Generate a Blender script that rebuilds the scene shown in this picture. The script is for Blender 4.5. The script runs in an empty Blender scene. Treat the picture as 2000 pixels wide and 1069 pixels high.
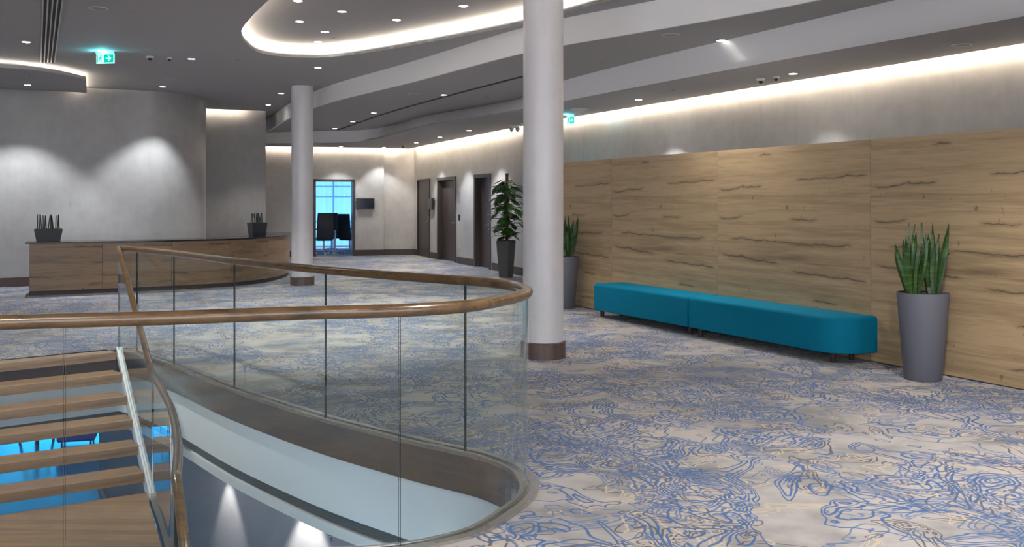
import bpy, bmesh, math, random
from mathutils import Vector, Matrix
from mathutils.geometry import tessellate_polygon
random.seed(7)
PI = math.pi
C = bpy.context.scene.collection
F, CX, HY, H = 1950.0, 1000.0, 396.0, 1.55      # focal length in pixels, centre, horizon row, eye height

def gp(px, py, z=0.0):
    "point of the horizontal plane at height z seen at this pixel of the photograph"
    Y = F*(H-z)/(py-HY)
    return Vector(((px-CX)/F*Y, Y, z))

# ------------------------------------------------------------------ helpers
def new_obj(name, mesh, parent=None):
    o = bpy.data.objects.new(name, mesh)
    C.objects.link(o)
    if parent is not None: o.parent = parent
    return o

def finish(bm, name, mats, parent=None, smooth=False, loc=None, rz=0.0, bevel=0.0, recalc=True):
    if recalc: bmesh.ops.recalc_face_normals(bm, faces=bm.faces[:])
    me = bpy.data.meshes.new(name)
    bm.to_mesh(me); bm.free()
    if not isinstance(mats, (list, tuple)): mats = [mats]
    for m in mats: me.materials.append(m)
    if smooth:
        me.shade_smooth()
        if smooth != 'all':
            me.set_sharp_from_angle(angle=math.radians(38))
    o = new_obj(name, me, parent)
    if loc is not None: o.location = loc
    o.rotation_euler[2] = rz
    if bevel:
        b = o.modifiers.new('bevel', 'BEVEL'); b.width = bevel; b.segments = 3; b.limit_method = 'ANGLE'
    return o

def thing(name, label, cat, loc=(0,0,0), rz=0.0, group=None):
    o = bpy.data.objects.new(name, None); C.objects.link(o)
    o.location = loc; o.rotation_euler = (0,0,rz); o.empty_display_size = .1
    return tag(o, label, cat, group)

def tag(o, label, cat, group=None, kind=None):
    o['label'] = label; o['category'] = cat
    if group: o['group'] = group
    if kind: o['kind'] = kind
    return o

def struct(o):
    o['kind'] = 'structure'; return o

def add_box(bm, c, s, rz=0.0, taper=1.0, mi=0):
    "box with centre c, size s; taper scales the bottom"
    vs = []
    for dz in (-.5, .5):
        k = taper if dz < 0 else 1.0
        for dx, dy in ((-.5,-.5),(.5,-.5),(.5,.5),(-.5,.5)):
            x, y = dx*s[0]*k, dy*s[1]*k
            vs.append(bm.verts.new((c[0]+x*math.cos(rz)-y*math.sin(rz), c[1]+x*math.sin(rz)+y*math.cos(rz), c[2]+dz*s[2])))
    fs = [(3,2,1,0),(4,5,6,7),(0,1,5,4),(1,2,6,5),(2,3,7,6),(3,0,4,7)]
    for f in fs:
        fc = bm.faces.new([vs[i] for i in f]); fc.material_index = mi

def box_obj(name, c, s, mat, parent=None, rz=0.0, bevel=0.0, taper=1.0):
    bm = bmesh.new(); add_box(bm, (0,0,0), s, 0, taper)
    return finish(bm, name, mat, parent, loc=c, rz=rz, bevel=bevel)

def add_prism(bm, poly, z0, z1, holes=(), sides=True, mi=0):
    loops = [[Vector((p[0], p[1], 0)) for p in poly]] + [[Vector((p[0], p[1], 0)) for p in h] for h in holes]
    flat = [p for l in loops for p in l]
    tris = tessellate_polygon(loops)
    lo = [bm.verts.new((p.x, p.y, z0)) for p in flat]
    hi = [bm.verts.new((p.x, p.y, z1)) for p in flat]
    for t in tris:
        try:
            a = bm.faces.new([lo[i] for i in t]); b = bm.faces.new([hi[i] for i in reversed(t)])
            a.material_index = b.material_index = mi
        except ValueError: pass
    k = 0
    for l in loops:
        n = len(l)
        for i in range(n):
            a, b = k+i, k+(i+1) % n
            f = bm.faces.new([lo[a], lo[b], hi[b], hi[a]]); f.material_index = mi
        k += n

def prism_obj(name, poly, z0, z1, mat, holes=(), parent=None, bevel=0.0, smooth=False):
    bm = bmesh.new(); add_prism(bm, poly, z0, z1, holes)
    return finish(bm, name, mat, parent, bevel=bevel, smooth=smooth)

def normals2(pts, closed=False):
    "left-hand normals of a 2D polyline"
    out = []
    n = len(pts)
    for i in range(n):
        a = pts[(i-1) % n] if (closed or i > 0) else pts[i]
        b = pts[(i+1) % n] if (closed or i < n-1) else pts[i]
        d = Vector((b[0]-a[0], b[1]-a[1]))
        d.normalize()
        out.append(Vector((-d.y, d.x)))
    return out

def offset(pts, d):
    ns = normals2(pts)
    return [(p[0]+n.x*d, p[1]+n.y*d) for p, n in zip(pts, ns)]

def add_profile(bm, path, prof, closed_prof=True, mi=0):
    """sweep a profile [(offset, z)] along a 2D or 3D path; the path's z is added"""
    ns = normals2(path)
    rings = []
    for p, n in zip(path, ns):
        pz = p[2] if len(p) > 2 else 0.0
        rings.append([bm.verts.new((p[0]+n.x*o, p[1]+n.y*o, pz+z)) for o, z in prof])
    m = len(prof)
    for a, b in zip(rings, rings[1:]):
        for j in range(m if closed_prof else m-1):
            f = bm.faces.new([a[j], b[j], b[(j+1) % m], a[(j+1) % m]]); f.material_index = mi
    if closed_prof:
        f = bm.faces.new(rings[0]); f.material_index = mi
        f = bm.faces.new(list(reversed(rings[-1]))); f.material_index = mi

def sweep(name, path, prof, mat, parent=None, smooth=False, closed=True):
    bm = bmesh.new(); add_profile(bm, path, prof, closed)
    return finish(bm, name, mat, parent, smooth=smooth, recalc=closed)

def add_tube(bm, pts, r, n=12, r1=None, mi=0, cap=True):
    pts = [Vector(p) for p in pts]
    rings = []
    up = Vector((0,0,1))
    for i, p in enumerate(pts):
        d = (pts[min(i+1, len(pts)-1)] - pts[max(i-1, 0)]).normalized()
        u = up if abs(d.dot(up)) < .97 else Vector((0,1,0))
        s = d.cross(u).normalized(); t = s.cross(d).normalized()
        rr = r if r1 is None else r + (r1-r)*i/(len(pts)-1)
        rings.append([bm.verts.new(p + s*math.cos(2*PI*k/n)*rr + t*math.sin(2*PI*k/n)*rr) for k in range(n)])
    for a, b in zip(rings, rings[1:]):
        for k in range(n):
            f = bm.faces.new([a[k], a[(k+1) % n], b[(k+1) % n], b[k]]); f.material_index = mi
    if cap:
        bm.faces.new(list(reversed(rings[0]))).material_index = mi
        bm.faces.new(rings[-1]).material_index = mi

def tube_obj(name, pts, r, mat, parent=None, n=12, r1=None):
    bm = bmesh.new(); add_tube(bm, pts, r, n, r1)
    return finish(bm, name, mat, parent, smooth=True)

def add_lathe(bm, prof, n=32, c=(0,0,0), mi=0, close=False):
    rings = []
    for r, z in prof:
        if r < 1e-6: rings.append([bm.verts.new((c[0], c[1], c[2]+z))])
        else: rings.append([bm.verts.new((c[0]+r*math.cos(2*PI*k/n), c[1]+r*math.sin(2*PI*k/n), c[2]+z)) for k in range(n)])
    for a, b in zip(rings, rings[1:]):
        for k in range(n):
            q = []
            for v in (a[k % len(a)], a[(k+1) % len(a)], b[(k+1) % len(b)], b[k % len(b)]):
                if v not in q: q.append(v)
            if len(q) > 2:
                f = bm.faces.new(q); f.material_index = mi

def lathe_obj(name, prof, mat, parent=None, n=32, loc=None):
    bm = bmesh.new(); add_lathe(bm, prof, n)
    return finish(bm, name, mat, parent, smooth=True, loc=loc)

def catmull(pts, step=.12):
    P = [Vector(p) for p in pts]
    P = [P[0]*2-P[1]] + P + [P[-1]*2-P[-2]]
    out = []
    for i in range(1, len(P)-2):
        p0, p1, p2, p3 = P[i-1:i+3]
        # centripetal form keeps uneven spacing free of loops
        t0 = 0.0; t1 = t0+max((p1-p0).length, 1e-4)**.5; t2 = t1+max((p2-p1).length, 1e-4)**.5; t3 = t2+max((p3-p2).length, 1e-4)**.5
        n = max(2, int((p2-p1).length/step))
        for k in range(n):
            t = t1+(t2-t1)*k/n
            A1 = p0*((t1-t)/(t1-t0))+p1*((t-t0)/(t1-t0)); A2 = p1*((t2-t)/(t2-t1))+p2*((t-t1)/(t2-t1)); A3 = p2*((t3-t)/(t3-t2))+p3*((t-t2)/(t3-t2))
            B1 = A1*((t2-t)/(t2-t0))+A2*((t-t0)/(t2-t0)); B2 = A2*((t3-t)/(t3-t1))+A3*((t-t1)/(t3-t1))
            out.append(B1*((t2-t)/(t2-t1))+B2*((t-t1)/(t2-t1)))
    out.append(P[-2])
    return out

def cat2(pts, step=.12):
    return [(v.x, v.y) for v in catmull([(p[0], p[1], 0) for p in pts], step)]

# ------------------------------------------------------------------ materials
def mat(name):
    m = bpy.data.materials.new(name); m.use_nodes = True
    nt = m.node_tree; b = nt.nodes['Principled BSDF']
    return m, nt, b

class N:
    "tiny node-graph helper"
    def __init__(s, nt): s.nt = nt
    def n(s, t, **k):
        x = s.nt.nodes.new(t)
        for a, v in k.items(): setattr(x, a, v)
        return x
    def l(s, a, b): s.nt.links.new(a, b)
    def put(s, sock, v):
        if hasattr(v, 'is_output'): s.l(v, sock)
        else: sock.default_value = v
    def math(s, op, a, b=0.0, c=None, clamp=False):
        x = s.n('ShaderNodeMath', operation=op, use_clamp=clamp)
        s.put(x.inputs[0], a); s.put(x.inputs[1], b)
        if c is not None: s.put(x.inputs[2], c)
        return x.outputs[0]
    def vmath(s, op, a, b):
        x = s.n('ShaderNodeVectorMath', operation=op)
        s.put(x.inputs[0], a); s.put(x.inputs[1], b)
        return x.outputs[0]
    def noise(s, vec, scale, detail=2.0, rough=.5, dist=0.0):
        x = s.n('ShaderNodeTexNoise')
        s.put(x.inputs['Vector'], vec); x.inputs['Scale'].default_value = scale
        x.inputs['Detail'].default_value = detail; x.inputs['Roughness'].default_value = rough
        x.inputs['Distortion'].default_value = dist
        return x.outputs['Fac']
    def ramp(s, fac, stops, interp='LINEAR'):
        x = s.n('ShaderNodeValToRGB'); s.l(fac, x.inputs[0])
        r = x.color_ramp; r.interpolation = interp
        while len(r.elements) < len(stops): r.elements.new(.5)
        for e, (p, c) in zip(r.elements, stops):
            e.position = p; e.color = (*c, 1) if len(c) == 3 else c
        return x.outputs[0]
    def mix(s, fac, a, b):
        x = s.n('ShaderNodeMix', data_type='RGBA')
        s.put(x.inputs[0], fac); s.put(x.inputs[6], a if hasattr(a, 'is_output') else (*a, 1)); s.put(x.inputs[7], b if hasattr(b, 'is_output') else (*b, 1))
        return x.outputs[2]
    def smooth(s, v, lo, hi):
        x = s.n('ShaderNodeMapRange', interpolation_type='SMOOTHSTEP')
        s.put(x.inputs[0], v); x.inputs[1].default_value = lo; x.inputs[2].default_value = hi
        return x.outputs[0]
    def mapping(s, vec, scale=(1,1,1), loc=(0,0,0), rot=(0,0,0)):
        x = s.n('ShaderNodeMapping'); s.l(vec, x.inputs[0])
        x.inputs['Scale'].default_value = scale; x.inputs['Location'].default_value = loc; x.inputs['Rotation'].default_value = rot
        return x.outputs[0]
    def coord(s, which='Object'):
        return s.n('ShaderNodeTexCoord').outputs[which]
    def bump(s, h, bsdf, strength=.1, dist=.02):
        x = s.n('ShaderNodeBump'); s.l(h, x.inputs['Height'])
        x.inputs['Strength'].default_value = strength; x.inputs['Distance'].default_value = dist
        s.l(x.outputs[0], bsdf.inputs['Normal'])

def simple(name, col, rough=.5, metal=0.0, var=0.06, scale=8.0, emit=None, estr=1.0, coat=0.0, spec=.5):
    m, nt, b = mat(name); g = N(nt)
    f = g.noise(g.coord(), scale, 3.0)
    c = g.mix(f, tuple(max(0, x*(1-var)) for x in col), tuple(min(1, x*(1+var)) for x in col))
    g.l(c, b.inputs['Base Color'])
    b.inputs['Roughness'].default_value = rough; b.inputs['Metallic'].default_value = metal
    b.inputs['Coat Weight'].default_value = coat; b.inputs['Specular IOR Level'].default_value = spec
    if emit:
        b.inputs['Emission Color'].default_value = (*emit, 1); b.inputs['Emission Strength'].default_value = estr
    return m

def emitter(name, col, strength):
    m, nt, b = mat(name); nt.nodes.remove(b)
    e = nt.nodes.new('ShaderNodeEmission'); e.inputs[0].default_value = (*col, 1); e.inputs[1].default_value = strength
    nt.links.new(e.outputs[0], nt.nodes['Material Output'].inputs[0])
    return m

def plaster(name, base, rough=.3, contrast=1.0):
    "polished plaster: cloudy trowel marks, semi-gloss"
    m, nt, b = mat(name); g = N(nt)
    co = g.coord('Object')
    big = g.noise(co, 1.1, 4, .5)
    mid = g.noise(g.mapping(co, (1,1,1), (3,7,1)), 5.0, 5, .55)
    streak = g.noise(g.mapping(co, (14, 14, 1.6)), 1.0, 3, .6)
    v = g.math('ADD', g.math('MULTIPLY', big, .42), g.math('ADD', g.math('MULTIPLY', mid, .40), g.math('MULTIPLY', streak, .18)))
    k = .19*contrast
    c = g.ramp(v, [(.28, tuple(x*(1-k) for x in base)), (.50, base), (.74, tuple(min(1, x*(1+k)) for x in base))])
    g.l(c, b.inputs['Base Color'])
    r = g.math('ADD', g.math('MULTIPLY', streak, .10), rough-.05)
    g.l(r, b.inputs['Roughness'])
    g.bump(g.math('ADD', g.math('MULTIPLY', big, .8), g.math('MULTIPLY', streak, .2)), b, .06, .02)
    return m

def oak(name, light, mid_c, dark, axis='x', cracks=True, rough=.45, scale=1.0, coat=0.0, seed=0.0, grain=1.0):
    "oak with long grain along one axis; object coordinates"
    m, nt, b = mat(name); g = N(nt)
    co = g.coord('Object')
    s = {'x': (.30, 6, 6), 'y': (6, .30, 6), 'z': (6, 6, .30)}[axis]
    s = tuple(v*scale for v in s)
    mp = g.mapping(co, s, (seed, seed*.7, seed*1.3))
    warp = g.noise(g.mapping(co, tuple(v*.35 for v in s), (seed, 0, 4)), 1.0, 3, .5)
    n1 = g.noise(g.vmath('ADD', mp, g.mapping(warp, (1.3,1.3,1.3))), 1.0, 7, .66, .15)
    fine = g.noise(g.mapping(co, tuple(v*9 for v in s)), 1.0, 2, .6)
    v = g.math('ADD', g.math('MULTIPLY', n1, .78), g.math('MULTIPLY', fine, .22*grain))
    c = g.ramp(v, [(.28, dark), (.43, mid_c), (.55, light), (.74, mid_c)])
    veins = g.noise(g.mapping(co, tuple(x*3.2 for x in s), (7,3,1)), 1.0, 4, .7)
    c = g.mix(g.math('MULTIPLY', g.smooth(veins, .54, .74), .34), c, dark)
    if cracks:
        sep = g.n('ShaderNodeSeparateXYZ'); g.l(co, sep.inputs[0])
        X, Z = sep.outputs[0], sep.outputs[2]
        tot = None
        wob = g.noise(g.mapping(co, (1.6, 0, 0)), 1.0, 4, .6)
        for i, (h, sl, x0, x1, w) in enumerate([(1.76,.05,-1.2,-.35,.007),(1.80,.0,.1,1.2,.006),(1.41,.03,-1.2,-.7,.006),(1.37,-.02,.0,.5,.006),(1.13,-.02,-1.0,1.0,.006),(.86,-.07,-1.15,-.1,.008),(.84,-.06,.05,1.2,.007),(.52,-.03,.35,.8,.007),(.30,-.05,-.9,-.2,.005),(2.07,.02,-.5,-.2,.008),(.17,.03,.3,1.1,.006)]):
            line = g.math('ADD', g.math('MULTIPLY', X, sl), g.math('MULTIPLY_ADD', wob, .16, h-.08 + .02*math.sin(i*3.0)))
            d = g.math('ABSOLUTE', g.math('SUBTRACT', Z, line))
            thick = g.math('MULTIPLY', g.noise(g.mapping(co, (4,0,0), (i*5.1,0,0)), 1.0, 4, .75), w*7.5)
            thick = g.math('SUBTRACT', thick, w*2.05)
            halo = g.math('MULTIPLY', g.math('SUBTRACT', 1.0, g.math('DIVIDE', d, .035), clamp=True), .38)
            e = g.math('SUBTRACT', 1.0, g.math('DIVIDE', d, g.math('MAXIMUM', thick, .0004)), clamp=True)
            cxm = (x0+x1)/2; hw = (x1-x0)/2
            e = g.math('MAXIMUM', e, halo)
            msk = g.smooth(g.math('SUBTRACT', hw, g.math('ABSOLUTE', g.math('SUBTRACT', X, cxm))), 0, .12)
            e = g.math('MULTIPLY', e, msk)
            tot = e if tot is None else g.math('MAXIMUM', tot, e)
        # small knots and dashes
        kn = g.noise(g.mapping(co, (14, 14, 9), (2,0,5)), 1.0, 2, .5)
        tot = g.math('MAXIMUM', g.math('MULTIPLY', tot, .95), g.math('MULTIPLY', g.smooth(kn, .70, .78), .55))
        c = g.mix(tot, c, tuple(x*.35 for x in dark))
    g.l(c, b.inputs['Base Color'])
    b.inputs['Roughness'].default_value = rough; b.inputs['Coat Weight'].default_value = coat
    b.inputs['Coat Roughness'].default_value = .15
    g.bump(v, b, .08, .01)
    return m

def carpet():
    m, nt, b = mat('carpet_swirl'); g = N(nt)
    co = g.coord('Object')
    # mottled ground
    cl = g.noise(co, .85, 3, .5, .4); cl2 = g.noise(g.mapping(co, (1,1,1), (9,3,0)), 3.2, 4, .6)
    ground = g.mix(g.smooth(g.math('MULTIPLY_ADD', cl2, .40, g.math('MULTIPLY', cl, .60)), .36, .60), GROUND_A, GROUND_B)
    pile = g.noise(co, 420, 2, .7)
    open_ = g.math('MULTIPLY', g.math('SUBTRACT', g.noise(g.mapping(co, (1,1,1), (5,1,0)), .62, 2, .5, .5), .5), .55)
    def layer(seed, scale, levels, width, lo, dist, stretch=(1,1)):
        "nested closed contour lines drawn only above one level of a noise field"
        def sample(dx, dy):
            return g.noise(g.mapping(co, (stretch[0],stretch[1],1), (seed+dx*stretch[0], seed*1.7+dy*stretch[1], seed*.3), (0,0,.6)), scale, 2.2, .5, dist)
        e = .004
        n0, nx, ny = sample(0,0), sample(e,0), sample(0,e)
        gx = g.math('SUBTRACT', nx, n0); gy = g.math('SUBTRACT', ny, n0)
        gr = g.math('SQRT', g.math('ADD', g.math('MULTIPLY', gx, gx), g.math('MULTIPLY', gy, gy)))
        gr = g.math('MAXIMUM', g.math('DIVIDE', gr, e), .10)
        v = g.math('MULTIPLY', g.math('SUBTRACT', g.math('ADD', n0, open_), lo), levels)
        fr = g.math('FRACT', v)
        d = g.math('SUBTRACT', .5, g.math('ABSOLUTE', g.math('SUBTRACT', fr, .5)))
        d = g.math('DIVIDE', d, g.math('MULTIPLY', gr, levels))          # distance to the line in metres
        wn = g.math('MULTIPLY_ADD', g.noise(g.mapping(co, (1,1,1), (seed,2,0)), 2.5, 1), width*1.5, width*.30)
        wn = g.math('MINIMUM', wn, g.math('DIVIDE', .27, g.math('MULTIPLY', gr, levels)))
        ln = g.smooth(g.math('DIVIDE', d, wn), 1.2, .8)
        msk = g.math('GREATER_THAN', v, -.12)
        return g.math('MULTIPLY', ln, msk)
    dark = layer(11.3, 1.9, 20, .0066, .535, 1.0)
    cream = layer(31.7, 2.2, 20, .0066, .535, 1.0)
    blue = layer(57.1, 1.8, 20, .0080, .487, 1.1)
    blue2 = layer(83.9, 2.5, 18, .0064, .53, .8)
    bluetone = g.mix(g.noise(co, 1.6, 1), (.003,.050,.175), (.016,.09,.25))
    c = g.mix(g.math('MULTIPLY', dark, .85), ground, (.038,.030,.033))
    c = g.mix(g.math('MULTIPLY', cream, .85), c, (.43,.35,.245))
    c = g.mix(g.math('MULTIPLY', blue2, .8), c, (.035,.10,.25))
    c = g.mix(g.math('MULTIPLY', blue, .92), c, bluetone)
    c = g.mix(g.math('MULTIPLY', g.smooth(pile, .3, .75), .16), c, (.05,.05,.05))
    g.l(c, b.inputs['Base Color'])
    b.inputs['Roughness'].default_value = .95; b.inputs['Specular IOR Level'].default_value = .15
    b.inputs['Sheen Weight'].default_value = .15
    g.bump(pile, b, .25, .004)
    return m
GROUND_A, GROUND_B = (.165,.158,.155), (.345,.322,.308)

def glass_mat(name, tint, spec=1.0):
    m, nt, b = mat(name); nt.nodes.remove(b); g = N(nt)
    tr = g.n('ShaderNodeBsdfTransparent'); tr.inputs[0].default_value = (*tint, 1)
    gl = g.n('ShaderNodeBsdfGlossy'); gl.inputs['Roughness'].default_value = .0; gl.inputs[0].default_value = (1,1,1,1)
    fr = g.n('ShaderNodeFresnel'); fr.inputs[0].default_value = 1.5
    geo = g.n('ShaderNodeNewGeometry')
    f = g.math('MULTIPLY', fr.outputs[0], g.math('SUBTRACT', 1.0, geo.outputs['Backfacing']))
    f = g.math('MULTIPLY', f, spec, clamp=True)
    mx = g.n('ShaderNodeMixShader'); g.l(f, mx.inputs[0]); g.l(tr.outputs[0], mx.inputs[1]); g.l(gl.outputs[0], mx.inputs[2])
    g.l(mx.outputs[0], nt.nodes['Material Output'].inputs[0])
    return m

def leaf_banded():
    m, nt, b = mat('snake_plant_leaf'); g = N(nt); co = g.coord('Object')
    sep = g.n('ShaderNodeSeparateXYZ'); g.l(co, sep.inputs[0])
    w = g.noise(g.mapping(co, (6,6,55)), 1.0, 3, .6, .5)
    t = g.noise(co, 9, 1)
    a = g.mix(t, (.005,.022,.007), (.035,.095,.014))
    c = g.mix(g.smooth(w, .46, .58), a, (.06,.125,.03))
    c = g.mix(g.smooth(t, .38, .62), g.mix(.35, a, c), c)
    g.l(c, b.inputs['Base Color']); b.inputs['Roughness'].default_value = .38
    return m

M = {}
M['ceil'] = simple('ceiling_paint_shaded', (.375,.362,.355), .85, var=.015, scale=.6)  # same paint as fascia and slope, darkened to hold the ceiling's shade
M['fascia'] = simple('ceiling_paint_lit', (.88,.865,.85), .7, var=.01)  # the ceiling's paint again, lightened for light falling on upright faces
M['slope'] = simple('ceiling_paint_half_lit', (.78,.765,.755), .7, var=.01)  # the ceiling's paint again, half-lit tone put into the colour
M['white'] = simple('white_paint', (.84,.86,.87), .55, var=.012, scale=.7)
M['groove'] = simple('grey_groove', (.10,.115,.12), .5, var=.03)
M['plaster'] = plaster('polished_plaster', (.52,.49,.455), .36)
M['plaster_dark'] = plaster('polished_plaster_grey', (.31,.30,.292), .30, .9)
M['plaster_col'] = plaster('column_plaster', (.68,.655,.655), .30, .55)
M['plaster_low'] = plaster('lower_wall_plaster', (.29,.27,.30), .6, .25)
M['carpet'] = carpet()
M['panel'] = oak('wild_oak_laminate', (.455,.330,.190), (.33,.234,.130), (.165,.114,.065), 'x', True, .42)
M['counter'] = oak('counter_oak', (.28,.18,.10), (.185,.12,.070), (.095,.062,.040), 'x', True, .4, seed=3)
M['seam'] = simple('panel_seam', (.12,.085,.06), .6)
M['tread'] = oak('tread_oak', (.38,.235,.13), (.25,.150,.085), (.12,.072,.042), 'x', False, .38, 1.6, coat=.25, seed=5)
M['rail'] = oak('handrail_oak', (.145,.082,.032), (.085,.047,.019), (.034,.020,.010), 'x', False, .28, 2.2, coat=.6, seed=8)
M['walnut'] = oak('door_veneer', (.072,.050,.042), (.052,.037,.032), (.034,.025,.022), 'z', False, .4, 1.5, seed=2)
M['skirt'] = simple('skirting_wood', (.070,.046,.040), .45, var=.15, scale=14)
M['band'] = oak('column_base_wood', (.125,.082,.068), (.092,.060,.050), (.055,.038,.032), 'z', False, .45, 2.5, seed=4)
def steel(name, col, rough):
    m, nt, b = mat(name); g = N(nt); co = g.coord()
    f = g.noise(g.mapping(co, (2,2,60)), 1.0, 3)
    g.l(g.mix(f, tuple(x*.92 for x in col), tuple(x*1.05 for x in col)), b.inputs['Base Color'])
    b.inputs['Metallic'].default_value = 1.0
    g.l(g.math('MULTIPLY_ADD', f, .12, rough-.06), b.inputs['Roughness'])
    return m
M['steel'] = steel('brushed_steel', (.40,.40,.41), .22)
M['rim'] = steel('steel_rim', (.62,.60,.57), .28)
M['chrome'] = simple('bright_aluminium', (.93,.95,.97), .30, .25, var=.03)
M['glass'] = glass_mat('clear_glass', (.955,.985,.98))
M['glass_edge'] = simple('glass_edge', (.010,.024,.026), .15, var=.05)
M['teal'] = None
m, nt, b = mat('teal_fabric'); g = N(nt); wv = g.noise(g.coord(), 260, 2, .7)
g.l(g.mix(wv, (.0006,.120,.205), (.0012,.18,.29)), b.inputs['Base Color']); b.inputs['Roughness'].default_value = .85
b.inputs['Specular IOR Level'].default_value = .12; g.bump(wv, b, .15, .002)
M['teal'] = m
M['leg'] = simple('bench_leg_wood', (.045,.022,.016), .35, var=.2)
M['pot'] = simple('matt_grey_planter', (.12,.124,.150), .55, var=.03)
M['pot_dark'] = simple('charcoal_planter', (.085,.085,.085), .45, var=.06)
M['pot_slate'] = simple('slate_planter', (.030,.032,.042), .4, var=.08)
M['soil'] = simple('bark_soil', (.055,.035,.026), .95, var=.6, scale=60)
M['snake'] = leaf_banded()
M['dark_leaf'] = simple('dark_stalk', (.006,.016,.010), .45, var=.5, scale=20)
def mleaf():
    m, nt, b = mat('monstera_leaf'); g = N(nt)
    f = g.noise(g.coord(), 5, 2)
    g.l(g.mix(g.smooth(f, .35, .65), (.009,.032,.008), (.045,.135,.018)), b.inputs['Base Color'])
    b.inputs['Roughness'].default_value = .35
    return m
M['monstera'] = mleaf()
M['moss'] = simple('coir_pole', (.10,.045,.022), .95, var=.5, scale=60)
M['black_top'] = simple('black_stone', (.012,.013,.016), .18, var=.1)
M['plinth'] = simple('plinth', (.035,.026,.022), .5)
M['screen'] = simple('display_screen', (.006,.010,.022), .15, var=.0)
M['black'] = simple('black_plastic', (.012,.012,.013), .4, var=.05)
M['leather'] = simple('black_leather', (.010,.013,.020), .45, var=.15)
M['metal'] = simple('satin_metal', (.55,.55,.56), .3, 1.0, var=.03)
M['white_plastic'] = simple('white_plastic', (.55,.54,.52), .5, var=.02)
M['grille'] = simple('speaker_grille', (.30,.30,.30), .7, var=.05, scale=300)
M['slot'] = simple('dark_slot', (.03,.03,.032), .7)
M['diffuser'] = simple('diffuser_metal', (.50,.49,.47), .4, .6, var=.03)
M['lens'] = emitter('downlight_lens', (1.0,.97,.93), 30.0)
M['led'] = emitter('led_strip_warm', (1.0,.86,.68), 46.0)
M['led_island'] = emitter('led_strip_island', (1.0,.88,.72), 45.0)
M['led_oval'] = emitter('led_strip_oval', (1.0,.88,.72), 17.0)
M['window_blue'] = emitter('daylight_window', (.16,.47,1.0), 1.35)
M['window_low'] = emitter('daylight_window_low', (.02,.46,1.0), 3.2)
M['fill_front'] = emitter('fill_glow_front', (.55,.78,1.0), 2.6)  # glow of the added fill window, no known source
M['lowfloor'] = simple('lower_tile', (.30,.38,.42), .18, var=.05, scale=1.2)
M['bluechair'] = simple('blue_seat', (.01,.04,.30), .5)
m, nt, b = mat('sheer_curtain'); nt.nodes.remove(b); g = N(nt)
tl = g.n('ShaderNodeBsdfTranslucent'); tl.inputs[0].default_value = (.85,.92,.97,1)
tr = g.n('ShaderNodeBsdfTransparent'); tr.inputs[0].default_value = (.9,.95,1,1)
df = g.n('ShaderNodeBsdfDiffuse'); df.inputs[0].default_value = (.75,.82,.88,1)
m1 = g.n('ShaderNodeMixShader'); m1.inputs[0].default_value = .35; g.l(tl.outputs[0], m1.inputs[1]); g.l(df.outputs[0], m1.inputs[2])
m2 = g.n('ShaderNodeMixShader'); m2.inputs[0].default_value = .45; g.l(m1.outputs[0], m2.inputs[1]); g.l(tr.outputs[0], m2.inputs[2])
g.l(m2.outputs[0], nt.nodes['Material Output'].inputs[0]); M['sheer'] = m
M['sign_green'] = emitter('sign_green', (.0,.36,.27), .9)
M['sign_white'] = emitter('sign_white', (.42,.95,.92), .75)

# ------------------------------------------------------------------ key curves
Z1, Z2, Z3, ZU = 3.74, 3.42, 3.15, 3.93        # main ceiling, middle ceiling, low ceiling, oval recess
LOW = -3.9                                     # lower storey floor
RAILZ = 1.066
rail_px = [(268,487.5),(340,495),(458,510),(636,528),(760,538),(840,544),(909,548.5),(942,551),(983,555.5),(1010,560),(1024,565),(1030,570),
           (1026,574.5),(1010,580),(983,586),(931,596),(880,601),(780,607),(600,611.5),(339,621),(0,630.5)]
gl_pts = [gp(x, y, RAILZ) for x, y in rail_px]
gl_pts += [Vector((-3.3,3.62,0)), Vector((-4.6,3.6,0)), Vector((-5.9,4.2,0)), Vector((-6.7,5.6,0)), Vector((-6.85,7.4,0))]
corner = gp(232, 485.5, RAILZ)
G = [(v.x, v.y) for v in catmull([(p.x, p.y, 0) for p in gl_pts], .10)]       # the void's curve, from the stair head round the tip
stairL = (-6.10, 8.845)
stairR = (corner.x, corner.y)
VOID = [stairR] + G + [stairL]

F1 = cat2([(9.3,-3.2),(7.5,0),(5.3,4.3),(3.95,7.2),(2.86,9.21),(1.60,10.78),(.61,11.9),(.135,12.54),(-1.51,15.47),(-3.45,18.8),(-4.9,22.1),(-6.25,25.8),(-6.66,26.7)], .3)
F2T = cat2([(9.5,-3.2),(7.95,.2),(4.5,7.2),(3.54,9.2),(.79,15.3),(.11,17.9),(-1.93,21.7),(-3.03,24.4),(-4.0,25.8),(-5.3,26.1),(-6.70,26.75)], .3)
F2L = ([(10.0,-3.2),(8.4,.2),(4.39,8.57),(2.92,11.39),(.81,15.76),(.15,17.4),(-.75,19.0),(-1.67,20.6),(-2.7,23.2),(-3.5,25.2),(-4.4,26.5),(-5.5,26.75),(-7.0,27.05)], .3)
def resample(p, n):
    L = [0.0]
    for a, b in zip(p, p[1:]): L.append(L[-1]+math.hypot(b[0]-a[0], b[1]-a[1]))
    out = []; j = 0
    for i in range(n):
        s = L[-1]*i/(n-1)
        while j < len(L)-2 and L[j+1] < s: j += 1
        t = (s-L[j])/max(1e-6, L[j+1]-L[j])
        out.append((p[j][0]+(p[j+1][0]-p[j][0])*t, p[j][1]+(p[j+1][1]-p[j][1])*t))
    return out
F2L = cat2(F2L[0], .3)
F2T, F2L = resample(F2T, 120), resample(F2L, 120)
WA, WB, WC, WD, WE = Vector((-2.9,29.65)), Vector((.24,21.1)), Vector((.99,19.26)), Vector((5.2,10.16)), Vector((11.3,-3.2))
BA, BC = Vector((-7.9,28.10)), Vector((-3.55,29.45))       # back wall
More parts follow.
